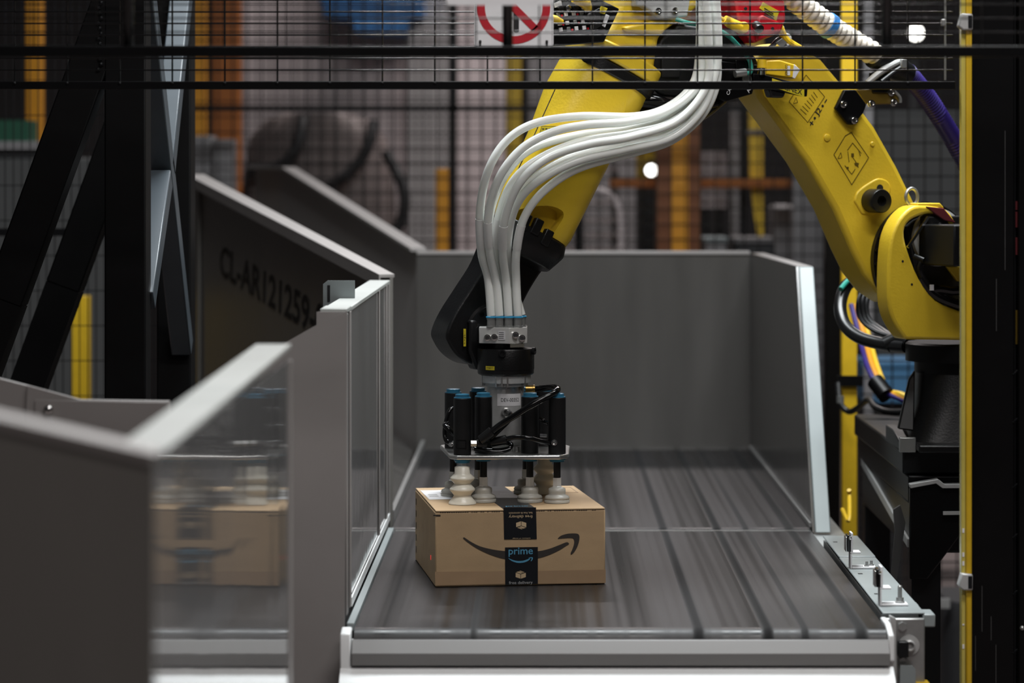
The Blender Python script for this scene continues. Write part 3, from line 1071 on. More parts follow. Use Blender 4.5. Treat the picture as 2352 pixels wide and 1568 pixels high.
def blet(txt, zx0, zx1, zy, zh, m, par, ang=0.0):
    a, c = bf(zx0, zy), bf(zx1, zy)
    hgt = zh / 4.704 / 178 * BH
    lettering(txt, frb, (a[0] + c[0]) / 2, (a[1] + c[1]) / 2, abs(c[0] - a[0]), hgt, ang, m, par, h=0.0011)


blet('free delivery', 1170, 1428, 497, 42, 'tape_print', t1, math.pi)
blet('fast, free & convenient', 1170, 1428, 460, 24, 'tape_print', t1, math.pi)
blet('millions of songs', 1210, 1405, 738, 14, 'tape_print', t1, math.pi)
blet('prime', 1168, 1432, 890, 100, 'prime_blue', t2)
blet('free delivery', 1172, 1430, 1228, 42, 'grey_print', t2)
up = [(1168, 954), (1200, 972), (1260, 987), (1320, 985), (1370, 970), (1400, 958)]
lo = [(1168, 960), (1200, 986), (1260, 1006), (1320, 1006), (1370, 990), (1402, 966)]
sm = band([bf(*p) for p in up], [bf(*p) for p in lo])
up = [(1383, 955), (1405, 946), (1430, 948), (1428, 970), (1412, 992)]
lo = [(1385, 960), (1404, 955), (1418, 957), (1416, 970), (1408, 986)]
sm += band([bf(*p) for p in up], [bf(*p) for p in lo])
decal(frb, sm, 'prime_blue', t2, 'small_smile', h=0.0011)


def parcel(cx, cy, s, flip, par):
    f = -1 if flip else 1

    def q(a, c):
        return bf(cx + a * s * f, cy + c * s * f)
    polys = [[q(-54, -18), q(-3, -2), q(-3, 45), q(-54, 28)], [q(3, -2), q(54, -18), q(54, 28), q(3, 45)],
             [q(-50, -24), q(-22, -33), q(24, -18), q(-2, -8)], [q(-16, -36), q(-2, -40), q(42, -24), q(28, -20)]]
    decal(frb, polys, 'tape_print', par, 'parcel_icon', h=0.0011)


parcel(1305, 598, 1.02, True, t1)
parcel(1300, 1135, 1.02, False, t2)
# top face: tape, address label, flap print
frt = Fr((0, 0, BH), (1, 0, 0), (0, 1, 0))
xt = [bf(1113, 400)[0], bf(1467, 400)[0]]
tt = decal(frt, [[(xt[0], -0.0005), (xt[1], -0.0005), (xt[1] - .012, BD), (xt[0] - .012, BD)]], 'tape', bx, 'tape', h=0.0008, th=0.0006, label='black tape along the lid seam')
lettering('free delivery', frt, (xt[0] + xt[1]) / 2, 0.30, 0.055, 0.011, 0, 'grey_print', tt, h=0.001)
lettering('fast, free & convenient', frt, (xt[0] + xt[1]) / 2 - .004, 0.34, 0.055, 0.007, 0, 'grey_print', tt, h=0.001)
lettering('prime', frt, (xt[0] + xt[1]) / 2, 0.05, 0.05, 0.02, 0, 'prime_blue', tt, h=0.001)
lb = decal(frt, [[(0.008, 0.21), (0.115, 0.21), (0.105, 0.40), (0.006, 0.40)]], 'paper', bx, 'address_label', h=0.0008, th=0.0005)
decal(frt, [[(0.015 + .03 * i, 0.27 + .03 * j), (0.036 + .03 * i, 0.27 + .03 * j), (0.036 + .03 * i, 0.283 + .03 * j), (0.015 + .03 * i, 0.283 + .03 * j)]
            for i in range(3) for j in range(3) if (i + j) % 3 != 2], 'grey_print', lb, 'printed_lines', h=0.001)
decal(frt, outline2([(0.32, 0.31), (0.365, 0.31), (0.365, 0.42), (0.32, 0.42)], .0025), 'card_dark', bx, 'flap_print', h=0.0006)
frl = Fr((-0.0003, BD, 0), (0, -1, 0), (0, 0, 1))
decal(frl, [[(0.02, .02 + .028 * k), (0.032, .02 + .028 * k), (0.032, .035 + .028 * k), (0.02, .035 + .028 * k)] for k in range(5)], 'ink_soft', bx, 'edge_mark', h=0.0005)
decal(frl, [[(0.364, 0.048), (0.369, 0.048), (0.369, 0.058), (0.364, 0.058)]], 'laser', bx, 'laser_spot', h=0.0006)

# ================================================================== VACUUM GRIPPER
GX, GY = -0.078, 6.50
ZT = ZB + .0005 + BH          # top of the box
gr = E('vacuum_gripper', 'vacuum gripper of black cylinders and suction cups on an aluminium plate, holding the box', 'gripper', (GX, GY, 1.07))
plate = [(-.232, 6.615), (-.203, 6.385), (-.186, 6.362), (.045, 6.368), (.066, 6.405), (.070, 6.60), (.05, 6.66), (-.21, 6.655)]
MB().prism([(x, y, 1.070) for x, y in plate], (0, 0, 0.0095)).build('plate', 'alu', gr, bevel=0.0025, label='bright aluminium base plate')
bd = MB()
bd.lathe((GX, GY, 1.0797), (0, 0, 1), [(.036, 0), (.036, .012), (.0425, .02), (.0425, .1465)], 40)
bd.build('body', 'alu_matte', gr, label='matte aluminium centre body')
b = MB()
b.lathe((GX, GY, 1.2265), (0, 0, 1), [(.051, 0), (.051, .007), (.0575, .0072), (.0575, .0255)], 44)
b.build('top_flange', 'alu_matte', gr, bevel=0.001)
b = MB()
for a in (200, 248, 262, 275, 320):
    x, y = GX + .0545 * math.cos(R(a)), GY + .0545 * math.sin(R(a))
    b.box((x, y, 1.239), (.004, .008, .024), rz=R(a + 90))
tag(b.build('flange_rib', 'alu', gr), kind='stuff')


def cyl_label(cx, cy, z0, z1, a0, a1, r, m, par, name, label=None):
    b = MB()
    n = 12
    lo, hi = [], []
    for k in range(n + 1):
        a = R(a0 + (a1 - a0) * k / n)
        lo.append(b.b.verts.new((cx + r * math.cos(a), cy + r * math.sin(a), z0)))
        hi.append(b.b.verts.new((cx + r * math.cos(a), cy + r * math.sin(a), z1)))
    for k in range(n):
        b.face([lo[k], lo[k + 1], hi[k + 1], hi[k]])
    return b.build(name, m, par, label=label)


def cyl_text(txt, cx, cy, zc, ac, r, width, height, m, par):
    vs, fs = text_pts(txt, 1.0)
    xs = [v.x for v in vs]
    ys = [v.y for v in vs]
    w0, h0 = max(xs) - min(xs), max(ys) - min(ys)
    b = MB()
    vv = []
    for v in vs:
        s = (v.x - (max(xs) + min(xs)) / 2) / w0 * width
        t = (v.y - (max(ys) + min(ys)) / 2) / h0 * height
        a = R(ac) + s / r
        vv.append(b.b.verts.new((cx + r * math.cos(a), cy + r * math.sin(a), zc + t)))
    for f in fs:
        b.face([vv[i] for i in f])
    return b.build('lettering', m, par, smooth=False)


zl0, zl1 = pz(932, 6.46), pz(904, 6.46)
l1 = cyl_label(GX, GY, zl0, zl1, 244, 322, .0429, 'paper', gr, 'code_label', 'white code label')
cyl_text('DEV-00352', GX, GY, (zl0 + zl1) / 2, 285, .0432, .043, .0085, 'ink', l1)
l2 = cyl_label(GX, GY, pz(903.5, 6.46), pz(877, 6.46), 270, 322, .0429, 'alu', gr, 'data_label')
for i, t in ((1, 'REV 04'), (2, 'S/N 1213')):
    cyl_text(t, GX, GY, pz(882 + 5 * i, 6.46), 287, .0432, .018 if i else .014, .0025, 'ink', l2)
b = MB()
b.lathe((GX + .001, GY - .042, pz(947, 6.455)), (0.1, -1, 0), [(.011, 0), (.011, .003), (.0085, .004), (.0085, .008), (.006, .008), (.005, .002)], 24)
b.build('port_ring', 'zinc', gr)
for px in (1187, 1180):
    pass
MB().lathe((pxx(1187, 6.46), 6.46, 1.0797), (0, 0, 1), [(.009, 0), (.009, .011), (.004, .012)], 20).build('standoff', 'alu', gr)

ZC0, ZC1 = 1.0797, 1.2065
stations = [(1062, 6.385, 'bellows'), (1110.5, 6.425, 'flat'), (1217, 6.425, 'flat'), (1279.5, 6.41, 'flat'),
            (1041, 6.545, 'flat'), (1098, 6.585, 'flat'), (1208, 6.60, 'flat'), (1251, 6.60, 'bellows')]
flat_prof = [(.0285, 0), (.0288, .005), (.0268, .0075), (.0285, .0095), (.0262, .0145), (.0195, .0175), (.0188, .0195), (.0195, .024), (.019, .031), (.0125, .0345)]
bel_prof = [(.0312, 0), (.0305, .004), (.0235, .012), (.0190, .0185), (.0225, .024), (.0285, .030), (.0285, .034), (.0225, .040),
            (.0180, .0445), (.0215, .049), (.0272, .055), (.0272, .059), (.0215, .064), (.0175, .068), (.0175, .082), (.013, .0845)]
for px, d, kind in stations:
    x = pxx(px, d)
    c = MB()
    c.lathe((x, d, ZC0), (0, 0, 1), [(.0198, 0), (.0198, ZC1 - ZC0), ], 32)
    cy = c.build('cylinder', 'anodised', gr, bevel=0.001)
    MB().lathe((x, d, ZC1), (0, 0, 1), [(.0192, 0), (.0192, .002), (.0158, .0025), (.0158, .0085), (.013, .0095)], 32).build('blue_cap', 'blue_anodised', cy, label='blue anodised end cap')
    MB().lathe((x, d, 1.0697), (0, 0, -1), [(.019, 0), (.019, .004), (.0165, .0055), (.0165, .008)], 32).build('blue_nut', 'blue_anodised', cy)
    ztop = ZT + (.0845 if kind == 'bellows' else .0345)
    hexh = .022 if kind == 'flat' else .020
    MB().lathe((x, d, ztop + hexh), (0, 0, 1), [(.0082, 0), (.0082, 1.061 - ztop - hexh)], 16).build('rod', 'anodised', gr)
    b = MB()
    b.lathe((x, d, ztop), (0, 0, 1), [(.0115, 0), (.0115, .002), (.0105, .003), (.0105, hexh)], 6)
    b.build('hex_fitting', 'silver', gr, smooth=False)
    MB().lathe((x, d, ZT + .0009), (0, 0, 1), [(r, h) for r, h in (bel_prof if kind == 'bellows' else flat_prof)], 36).build(
        'suction_cup', 'silicone' if kind == 'bellows' else 'silicone_grey', gr, angle=75,
        label='tall bellows suction cup' if kind == 'bellows' else None)
# side port details on the front cylinders
x, d = pxx(1279.5, 6.41), 6.41
MB().lathe((x - .006, d - .0185, pz(1016, d - .02)), (-0.1, -1, 0), [(.0068, 0), (.0068, .003), (.004, .0032), (.003, .0012)], 20).build('port_plug', 'chrome', gr)
x, d = pxx(1062, 6.385), 6.385
b = MB()
fr = Fr((x, d - .0199, pz(1020, 6.365)), (1, 0, 0), (0, 0, 1))
decal(fr, outline2([(-.012, -.009), (.009, -.009), (.009, .009), (-.012, .009)], .0012), 'black_gloss', gr, 'recess_frame', h=0.0006)
b.b.free()
# fittings and black hoses on the plate
MB().lathe(P(1207, 893, 6.475), (1, 0.05, 0), [(.0085, 0), (.0085, .016), (.0095, .0165), (.0095, .019), (.0095, .021)], 20).build('brass_fitting', 'brass', gr)


def hose(px_pts, r, name='black_hose', m='black_gloss'):
    return MB().tube([P(*p) for p in px_pts], r, 12, n=8).build(name, m, gr)


hose([(1226, 894, 6.475), (1250, 891, 6.465), (1273, 889, 6.44), (1281, 894, 6.41), (1268, 905, 6.385), (1230, 925, 6.37), (1185, 953, 6.365), (1150, 975, 6.365), (1118, 1000, 6.37)], .0072)
hose([(1166, 947, 6.448), (1172, 951, 6.42), (1168, 965, 6.40), (1145, 988, 6.385), (1126, 1006, 6.38)], .0062)
MB().tube([P(1130, 990, 6.368), P(1113, 1004, 6.37), P(1104, 1010, 6.372)], [.0115, .0115, .0105], 16, smooth=False).build('elbow_fitting', 'black_soft', gr)
MB().tube([P(1117, 1018, 6.38), P(1098, 1018, 6.375), P(1093, 1018, 6.372)], [.0095, .0095, .0085], 16, smooth=False).build('elbow_fitting', 'black_soft', gr)
MB().tube([P(1094, 1018, 6.372), P(1081, 1018, 6.37)], .0075, 6, smooth=False).build('hex_nipple', 'zinc', gr)
MB().tube([P(1128, 1016, 6.39), P(1163, 1009, 6.385)], .0105, 16, smooth=False).build('elbow_fitting', 'black_soft', gr)
hose([(1163, 1008, 6.385), (1185, 1004, 6.38), (1215, 1006, 6.375), (1240, 1013, 6.385), (1262, 1018, 6.40)], .0058)
hose([(1083, 1022, 6.39), (1110, 1032, 6.395), (1145, 1034, 6.39), (1170, 1029, 6.39), (1172, 1018, 6.40), (1150, 1016, 6.41)], .0055)
hose([(1090, 1030, 6.385), (1120, 1036, 6.378), (1150, 1037, 6.378), (1172, 1031, 6.385)], .005)
hose([(1048, 1018, 6.45), (1026, 1012, 6.46), (1022, 985, 6.47), (1032, 945, 6.48), (1046, 935, 6.49)], .0056)
hose([(1047, 1000, 6.44), (1030, 985, 6.44), (1022, 976, 6.45), (1028, 972, 6.47)], .0062)
hose([(1238, 960, 6.52), (1250, 968, 6.52), (1262, 973, 6.50)], .0055)
MB().tube([P(1240, 1005, 6.44), P(1256, 1006, 6.44)], .009, 14, smooth=False).build('elbow_fitting', 'black_soft', gr)
for px, py in ((1036, 1021), (1043, 1017)):
    MB().lathe(P(px, py, 6.42), (-.4, -1, 0.2), [(.005, 0), (.005, .004), (.003, .005)], 10).build('screw', 'chrome', gr)

# ------------------------------------------------------------------ manifold with white tubes
zm0, zm1 = pz(789, 6.45), pz(752, 6.45)
mf = MB()
mf.prism([(pxx(1100, 6.46), 6.465, zm0), (pxx(1170, 6.45), 6.437, zm0), (pxx(1211, 6.46), 6.462, zm0), (pxx(1211, 6.46), 6.545, zm0), (pxx(1100, 6.46), 6.545, zm0)], (0, 0, zm1 - zm0))
mf.build('manifold', 'silver', gr, bevel=0.0015, label='silver valve manifold block')
MB().prism([(pxx(1172, 6.45), 6.437, zm0 - .008), (pxx(1204, 6.45), 6.455, zm0 - .008), (pxx(1204, 6.45), 6.5, zm0 - .008), (pxx(1172, 6.45), 6.5, zm0 - .008)], (0, 0, .0078)).build('manifold_foot', 'alu', gr)
for px, py, d in ((1119, 775, 6.457), (1135, 774, 6.451), (1184, 769, 6.445), (1199, 776, 6.454)):
    MB().lathe(P(px, py, d), (0.05, -1, 0), [(.0078, 0), (.0078, .004), (.0075, .0075), (.0052, .0078), (.0045, .004)], 20).build('cap_screw', 'chrome', gr)
fr = Fr(P(1153, 770, 6.4432), (1, -.4, 0), (0, 0, 1))
ml = decal(fr, [rrect(-.0085, -.010, .0085, .010, .001)], 'paper', gr, 'rating_label', h=0.0012)
decal(fr, [[(-.007, .006 - .0042 * k), (.005, .006 - .0042 * k), (.005, .0072 - .0042 * k), (-.007, .0072 - .0042 * k)] for k in range(4)], 'grey_ink', ml, 'printed_line', h=0.0018)

tubes = [
    ((1128, 6.462), [(1121, 640), (1106, 580), (1103, 480), (1122, 390), (1165, 322), (1230, 283), (1330, 267), (1460, 267), (1535, 245), (1590, 195), (1606, 120), (1607, -20)], .125, True),
    ((1147, 6.462), [(1140, 650), (1124, 575), (1122, 490), (1148, 405), (1200, 340), (1270, 303), (1345, 287), (1445, 279), (1535, 254), (1604, 195), (1612, 110), (1612, -20)], .150, True),
    ((1168, 6.462), [(1163, 650), (1155, 580), (1160, 500), (1195, 418), (1260, 362), (1350, 332), (1450, 314), (1555, 278), (1622, 200), (1628, 110), (1620, -20)], .172, True),
    ((1190, 6.462), [(1186, 650), (1186, 580), (1204, 500), (1250, 438), (1330, 386), (1450, 352), (1540, 324), (1610, 268), (1645, 195), (1646, 110), (1636, -20)], .140, True),
    ((1139, 6.498), [(1132, 650), (1118, 580), (1128, 480), (1165, 395), (1225, 340), (1330, 310), (1440, 297), (1540, 268), (1608, 200), (1617, 110), (1615, -20)], .100, False),
    ((1158, 6.498), [(1150, 650), (1134, 580), (1150, 480), (1185, 408), (1250, 358), (1345, 322), (1450, 305), (1545, 278), (1622, 205), (1634, 110), (1628, -20)], .130, False),
    ((1180, 6.498), [(1166, 650), (1146, 570), (1166, 480), (1212, 420), (1300, 366), (1410, 336), (1540, 305), (1618, 235), (1638, 170), (1642, 110), (1632, -20)], .115, False),
    ((1198, 6.498), [(1178, 650), (1166, 570), (1182, 480), (1230, 420), (1320, 372), (1430, 344), (1540, 316), (1610, 255), (1640, 180), (1650, 110), (1644, -20)], .158, False)]
for (px, d), path, off, front in tubes:
    base = V((pxx(px, d), d, zm1))
    MB().lathe(base, (0, 0, 1), [(.0112, 0), (.0112, .003), (.0098, .0035), (.0098, .018), (.0108, .0185), (.0108, .0215)], 20).build('push_fitting', 'zinc', gr)
    MB().lathe(base + V((0, 0, .0217)), (0, 0, 1), [(.0122, 0), (.0122, .002), (.0105, .0035)], 20).build('blue_collar', 'cyan', gr, label='bright blue release collar')
    pts = [base + V((0, 0, .0255))]
    for i, (qx, qy) in enumerate(path):
        w = min(1.0, max(0.0, (650 - qy) / 260.0)) if i < 6 else 1.0
        if i == 0:
            z = pz(qy, d)
            pts.append(V((pxx(qx, d), d, z)))
        else:
            pa = PA(qx, qy, off)
            pb = P(qx, qy, d)
            dd = pb.y + (pa.y - pb.y) * w
            pts.append(P(qx, qy, dd))
    t = MB().tube(pts, .0096, 14, n=9).build('white_tube', 'tube', gr, angle=80)
    if front or px in (1158, 1180):
        sp = smooth_path(pts, 9)[19:26]
        MB().tube(sp, .0101, 14, smooth=False).build('tube_sleeve', 'sleeve', t, angle=80)

# ================================================================== ROBOT
J1 = V((1.045, 7.02, 0))
rb = E('industrial_robot', 'yellow industrial robot arm with black wrist reaching left over the belt', 'robot', (J1.x, J1.y, 1.045))


def arm_prism(px_pts, off_near, thick, name, m, bevel=.01, seg=3, parent=rb, label=None):
    return MB().prism([PA(x, y, off_near) for x, y in px_pts], -NN * thick).build(name, m, parent, bevel=bevel, seg=seg, label=label, angle=30)


def curve_px(pts, n=4, closed=False):
    q = smooth_path([V((x, y, 0)) for x, y in pts], n)
    return [(p.x, p.y) for p in q]


# J6 hand above the gripper
zh0, zh1 = pz(857, 6.46), pz(797, 6.46)
b = MB()
b.lathe((GX, GY, 1.2522), (0, 0, 1), [(.0615, 0), (.0645, .003), (.0645, .012), (.0655, .0125), (.0655, .056), (.0635, .0595), (.03, .0598), (.03, zm0 - 1.2522 - .001)], 40)
b.build('wrist_flange', 'black_cast', rb)
for px, py, ax in ((1154, 811, (0, -1, 0)), (1226, 808, (1, -.35, 0))):
    s = V(ax).normalized()
    o = V((GX, GY, pz(py, 6.44))) + s * .0652
    MB().lathe(o + V((pxx(px, 6.435) - GX - s.x * .065, 0, 0)) * (1 if px < 1200 else 0), s, [(.0082, 0), (.0082, .006), (.005, .0062), (.0045, .003)], 18).build('cap_screw', 'dark_steel', rb)
a0 = 234
l3 = cyl_label(GX, GY, pz(850, 6.44), pz(841, 6.44), 227, 248, .0659, 'yellow_label', rb, 'axis_label')
cyl_text('++J6++', GX, GY, pz(845.5, 6.44), 237.5, .0662, .018, .005, 'ink', l3)
arm_prism([(1080, 735), (1098, 735), (1100, 790), (1135, 797), (1140, 850), (1096, 850), (1078, 805)], -.022, .05, 'hand_bracket', 'black_cast', .006)
# J5 fork
fork = curve_px([(1150, 515), (1120, 600), (1082, 662), (1045, 720), (1026, 765), (1032, 790), (1052, 818), (1085, 838), (1118, 836)], 4) + \
    curve_px([(1160, 800), (1180, 760), (1205, 690), (1240, 630), (1262, 606), (1262, 575)], 4)
arm_prism(fork, -.040, .10, 'wrist_fork', 'black_cast', .022, 4)
o = PA(1137, 767, -.042)
b = MB()
b.lathe(o, NN, [(.0745, -.012), (.0745, .002), (.068, .004), (.067, .008), (.050, .009), (.02, .009)], 48)
b.build('joint_disc', 'black_soft', rb)
UV = (RU, UP)
for k in range(12):
    t = R(30 * k + 8)
    MB().lathe(o + RU * .059 * math.cos(t) + UP * .059 * math.sin(t) + NN * .0082, NN, [(.006, 0), (.006, .002), (.0042, .0022), (.0036, .0008)], 12).build('joint_bolt', 'black', rb)
fr = Fr(PA(1067, 775, -.0325), RU, UP)
l4 = decal(fr, [[(-.003, -.020), (.003, -.020), (.003, .020), (-.003, .020)]], 'yellow_label', rb, 'axis_label', h=.0012)
lettering('++J5--', fr, 0, 0, .032, .0042, R(90), 'ink', l4, h=.0018)
# collar between the fork and the forearm
AX = (PA(1220, 525) - PA(1372, 190)).normalized()
SX = NN.cross(AX).normalized()
if SX.x < 0:
    SX = -SX


def sec(pl, pr, bdep, pw, offc=0.0, gx=1.0):
    a, c = PA(*pl), PA(*pr)
    m_ = (a + c) / 2
    return (m_ + NN * offc, SX, NN, (c - a).length / 2 * gx, bdep, pw)


MB().loft([sec((1140, 500), (1290, 562), .070, 3.2), sec((1136, 522), (1284, 588), .072, 3.2), sec((1134, 540), (1268, 604), .070, 3.2),
           sec((1130, 566), (1250, 622), .058, 3.0)], 36).build('wrist_collar', 'black_cast', rb, bevel=.004)
for (pl, ext) in (((1205, 508), 0), ((1232, 520), 0), ((1255, 545), 0)):
    c = PA(pl[0], pl[1], .066)
    MB().bar(c - AX * .018, c + AX * .02, .022, .018, side=SX).build('collar_lug', 'black_cast', rb, bevel=.003)
# forearm, with the open pocket of its casting cut out
fo = MB().loft([sec((1295, 140), (1475, 222), .088, 2.8), sec((1262, 200), (1440, 282), .092, 2.8), sec((1225, 300), (1388, 374), .086, 2.7),
                sec((1165, 430), (1325, 503), .078, 2.7), sec((1146, 478), (1304, 548), .070, 2.7), sec((1142, 498), (1293, 562), .066, 2.7)], 40).build(
    'forearm', 'yellow', rb)
ct = MB().prism([PA(x, y, .14) for x, y in curve_px([(1200, 545), (1218, 510), (1219, 490), (1238, 478), (1285, 473), (1316, 483), (1322, 500), (1306, 530), (1285, 566), (1290, 600)], 3)],
                -NN * .104).build('cutter', 'yellow', rb)
md = fo.modifiers.new('pocket', 'BOOLEAN')
md.operation = 'DIFFERENCE'
md.object = ct
md.solver = 'EXACT'
bpy.context.view_layer.update()
me = bpy.data.meshes.new_from_object(fo.evaluated_get(bpy.context.evaluated_depsgraph_get()))
fo.modifiers.clear()
me.materials.clear()
me.materials.append(M['yellow'])
for p in me.polygons:
    p.use_smooth = True
    p.material_index = 0
me.set_sharp_from_angle(angle=R(35))
fo.data = me
bpy.data.objects.remove(ct)
bv = fo.modifiers.new('bevel', 'BEVEL')
bv.width = .004
bv.segments = 2
bv.limit_method = 'ANGLE'
bv.angle_limit = R(40)
MB().prism([PA(x, y, .088) for x, y in [(1405, 212), (1425, 204), (1447, 222), (1440, 262), (1425, 282), (1408, 262)]], -NN * .03).build('forearm_lug', 'yellow', rb, bevel=.008, seg=3)
MB().tube([PA(1275, 205, .060), PA(1218, 330, .056), PA(1168, 436, .050)], .0012, 6).build('parting_line', 'ink_soft', rb)
fr = Fr(PA(1256, 303, .089), RU, UP)
fl = decal(fr, [[(-.022, -.013), (.018, -.013), (.023, .013), (-.013, .013)]], 'yellow_label', rb, 'data_plate', h=.0006)
decal(fr, outline2([(-.022, -.013), (.018, -.013), (.023, .013), (-.013, .013)], .0009), 'ink_soft', fl, 'border', h=.0012)
decal(fr, [[(-.012 + .002 * j + .008 * i, .008 - .007 * j), (-.007 + .002 * j + .008 * i, .008 - .007 * j), (-.007 + .002 * j + .008 * i, .0055 - .007 * j), (-.012 + .002 * j + .008 * i, .0055 - .007 * j)]
           for i in range(4) for j in range(3)], 'ink_soft', fl, 'printed_line', h=.0012)
fr = Fr(PA(1214, 396, .083), (RU + NN * -.0).normalized(), UP)
cs = decal(fr, [[(.0175 * math.cos(R(a)), .0215 * math.sin(R(a))) for a in range(0, 360, 15)]], 'paper', rb, 'warning_roundel', h=.001)
rg = []
for a in range(0, 360, 15):
    c0, s0, c1, s1 = math.cos(R(a)), math.sin(R(a)), math.cos(R(a + 15)), math.sin(R(a + 15))
    rg.append([(.0165 * c0, .0205 * s0), (.0165 * c1, .0205 * s1), (.0145 * c1, .018 * s1), (.0145 * c0, .018 * s0)])
rg.append(line2((-.010, .013), (.010, -.013), .0025))
decal(fr, rg, 'sign_red', cs, 'red_ring', h=.0018)
decal(fr, [line2((-.006, -.012), (-.002, .011), .005), line2((.003, -.011), (.008, .010), .005), line2((-.006, .003), (.006, -.003), .004)], 'ink', cs, 'pictogram', h=.0016)
# J4 band and elbow casting
MB().loft([sec((1306, 122), (1490, 205), .094, 3), sec((1296, 150), (1478, 226), .094, 3)], 40).build('joint_band', 'black_cast', rb, bevel=.004)
MB().loft([sec((1322, 86), (1505, 165), .098, 3), sec((1307, 121), (1489, 202), .096, 3)], 40).build('elbow_collar', 'yellow', rb, bevel=.006)
arm_prism([(1345, 80), (1395, 60), (1410, 40), (1430, -60), (1640, -60), (1605, 20), (1565, 46), (1518, 82), (1505, 170), (1470, 172), (1400, 130)], .085, .18,
          'elbow_housing', 'yellow', .022, 4)
arm_prism([(1432, 62), (1500, 48), (1552, 47), (1520, 80), (1440, 72)], .100, .04, 'elbow_ledge', 'yellow', .006)
arm_prism([(1512, 88), (1556, 52), (1600, 58), (1690, 66), (1745, 140), (1738, 200), (1600, 226), (1522, 222), (1487, 188)], .060, .15, 'elbow_motor', 'black_cast', .012)
arm_prism([(1520, 132), (1563, 132), (1563, 178), (1520, 178)], .066, .01, 'motor_cover', 'anodised', .003)
MB().tube([PA(1440, 228, .02), PA(1500, 232, .05), PA(1560, 250, .05), PA(1640, 236, .03)], .017, 12).build('cable_bundle', 'black_gloss', rb)
MB().tube([PA(1470, 250, .0), PA(1530, 262, .04), PA(1600, 268, .04), PA(1660, 225, .02)], .014, 12).build('cable_bundle', 'black_soft', rb)
arm_prism([(1462, -30), (1590, -30), (1580, 38), (1520, 42), (1478, 14), (1462, 14)], .115, .03, 'cover_plate', 'alu_matte', .004)
for px, py in ((1510, 26), (1549, 25)):
    MB().lathe(PA(px, py, .116), NN, [(.008, 0), (.008, .006), (.005, .0065), (.004, .003)], 16).build('cap_screw', 'chrome', rb)

# upper arm
ua = [(1720, 150), (1752, 112), (1800, 96), (1850, 110), (1888, 136), (1945, 204), (2010, 290), (2062, 382), (2104, 468), (2140, 560), (2120, 660), (2060, 700), (2018, 672),
      (1985, 630), (1958, 575), (1918, 482), (1854, 372), (1792, 288), (1745, 226)]
arm_prism(ua, -.005, .115, 'upper_arm', 'yellow', .014, 3)
arm_prism(curve_px([(1962, 462), (1970, 440), (1996, 420), (2020, 409), (2042, 418), (2046, 440), (2034, 470), (2008, 493), (1980, 492)], 3), -.001, .02, 'boss_pad', 'yellow', .004)
b = MB()
b.lathe(PA(2002, 461, .0), NN, [(.029, 0), (.029, .045), (.027, .048), (.0125, .048), (.012, .03)], 32)
b.build('stop_screw', 'black_soft', rb)
MB().lathe(PA(2021, 432, .0018), NN, [(.009, 0), (.009, .0008)], 20).build('tapped_hole', 'ink', rb)
for px, py, r_ in ((1899, 316, .009), (2003, 331, .006)):
    MB().lathe(PA(px, py, -.0055), NN, [(r_, 0), (r_, .003), (r_ * .8, .0042)], 20).build('cast_boss', 'yellow', rb)
fra = Fr(PA(1900, 300, -.0045), RU, UP)


def a2(px, py):
    q = PA(px, py, -.0045) - fra.o
    return (q.dot(fra.r), q.dot(fra.u))


q = [(1955, 304), (1941, 312), (1915, 355), (1956, 424), (1995, 362)]
lab = decal(fra, outline2([a2(*p) for p in q], .0018), 'brown_ink', rb, 'warning_diamond', h=.0008)
mk = outline2([a2(1924, 364), a2(1931, 350), a2(1933.5, 362)], .0011)
for s_ in ([(1946, 345), (1958, 328), (1978, 352)], [(1956, 358), (1966, 372)], [(1940, 380), (1956, 400), (1964, 388)], [(1972, 345), (1976, 358)], [(1947, 348), (1950, 372)], [(1962, 375), (1972, 384)]):
    mk += outline2([a2(*p) for p in s_], .0016, close=False)
mk += [[a2(1955, 352), a2(1961, 352), a2(1961, 360), a2(1955, 360)], [a2(1964, 372), a2(1973, 375), a2(1970, 383), a2(1963, 379)], [a2(1944, 383), a2(1949, 383), a2(1949, 388), a2(1944, 388)]]
decal(fra, mk, 'brown_ink', lab, 'pictogram', h=.0009)
q = [(1851, 172), (1894, 222), (1855, 281), (1812, 233)]
lab = decal(fra, outline2([a2(*p) for p in q], .0015), 'brown_ink', rb, 'warning_diamond', h=.0008)
mk = outline2([a2(1822, 238), a2(1828, 224), a2(1832, 235)], .0011)
for k in range(7):
    a, c = a2(1838 + 5.0 * k, 246 - 6.5 * k + 4), a2(1852 + 4.2 * k, 263 - 6.5 * k)
    mk.append(line2(a, c, .0013))
decal(fra, mk, 'brown_ink', lab, 'printed_line', h=.0009)
a, c = a2(1863, 284), a2(1897, 231)
def along(t):
    return (a[0] + (c[0] - a[0]) * t, a[1] + (c[1] - a[1]) * t)


ta = math.atan2(c[1] - a[1], c[0] - a[0])
for t_, tx, w_, h_ in ((0.02, '+', .012, .012), (0.5, 'J2', .019, .0165), (0.98, '-', .010, .003)):
    lettering(tx, fra, *along(t_), w_, h_, ta, 'ink', rb, h=.0008, bold=.02)
for t_ in (.24, .77):
    q_ = along(t_)
    decal(fra, [[(q_[0] + .0032 * math.cos(R(d_)), q_[1] + .0032 * math.sin(R(d_))) for d_ in range(0, 360, 30)]], 'ink', rb, 'dot_mark', h=.0008)
arm_prism([(1940, 206), (1966, 206), (1991, 240), (1984, 259), (1961, 287), (1949, 286), (1919, 249)], .012, .012, 'mount_plate', 'black', .003)
arm_prism([(1968, 206), (2052, 204), (2068, 232), (2062, 239), (2000, 240), (1990, 238)], -.03, .012, 'hose_bracket', 'shaded_yellow', .003)
MB().tube([PA(2048, 204, -.028), PA(2066, 222, -.028), PA(2068, 236, -.028)], .004, 8).build('bracket_edge', 'zinc', rb)
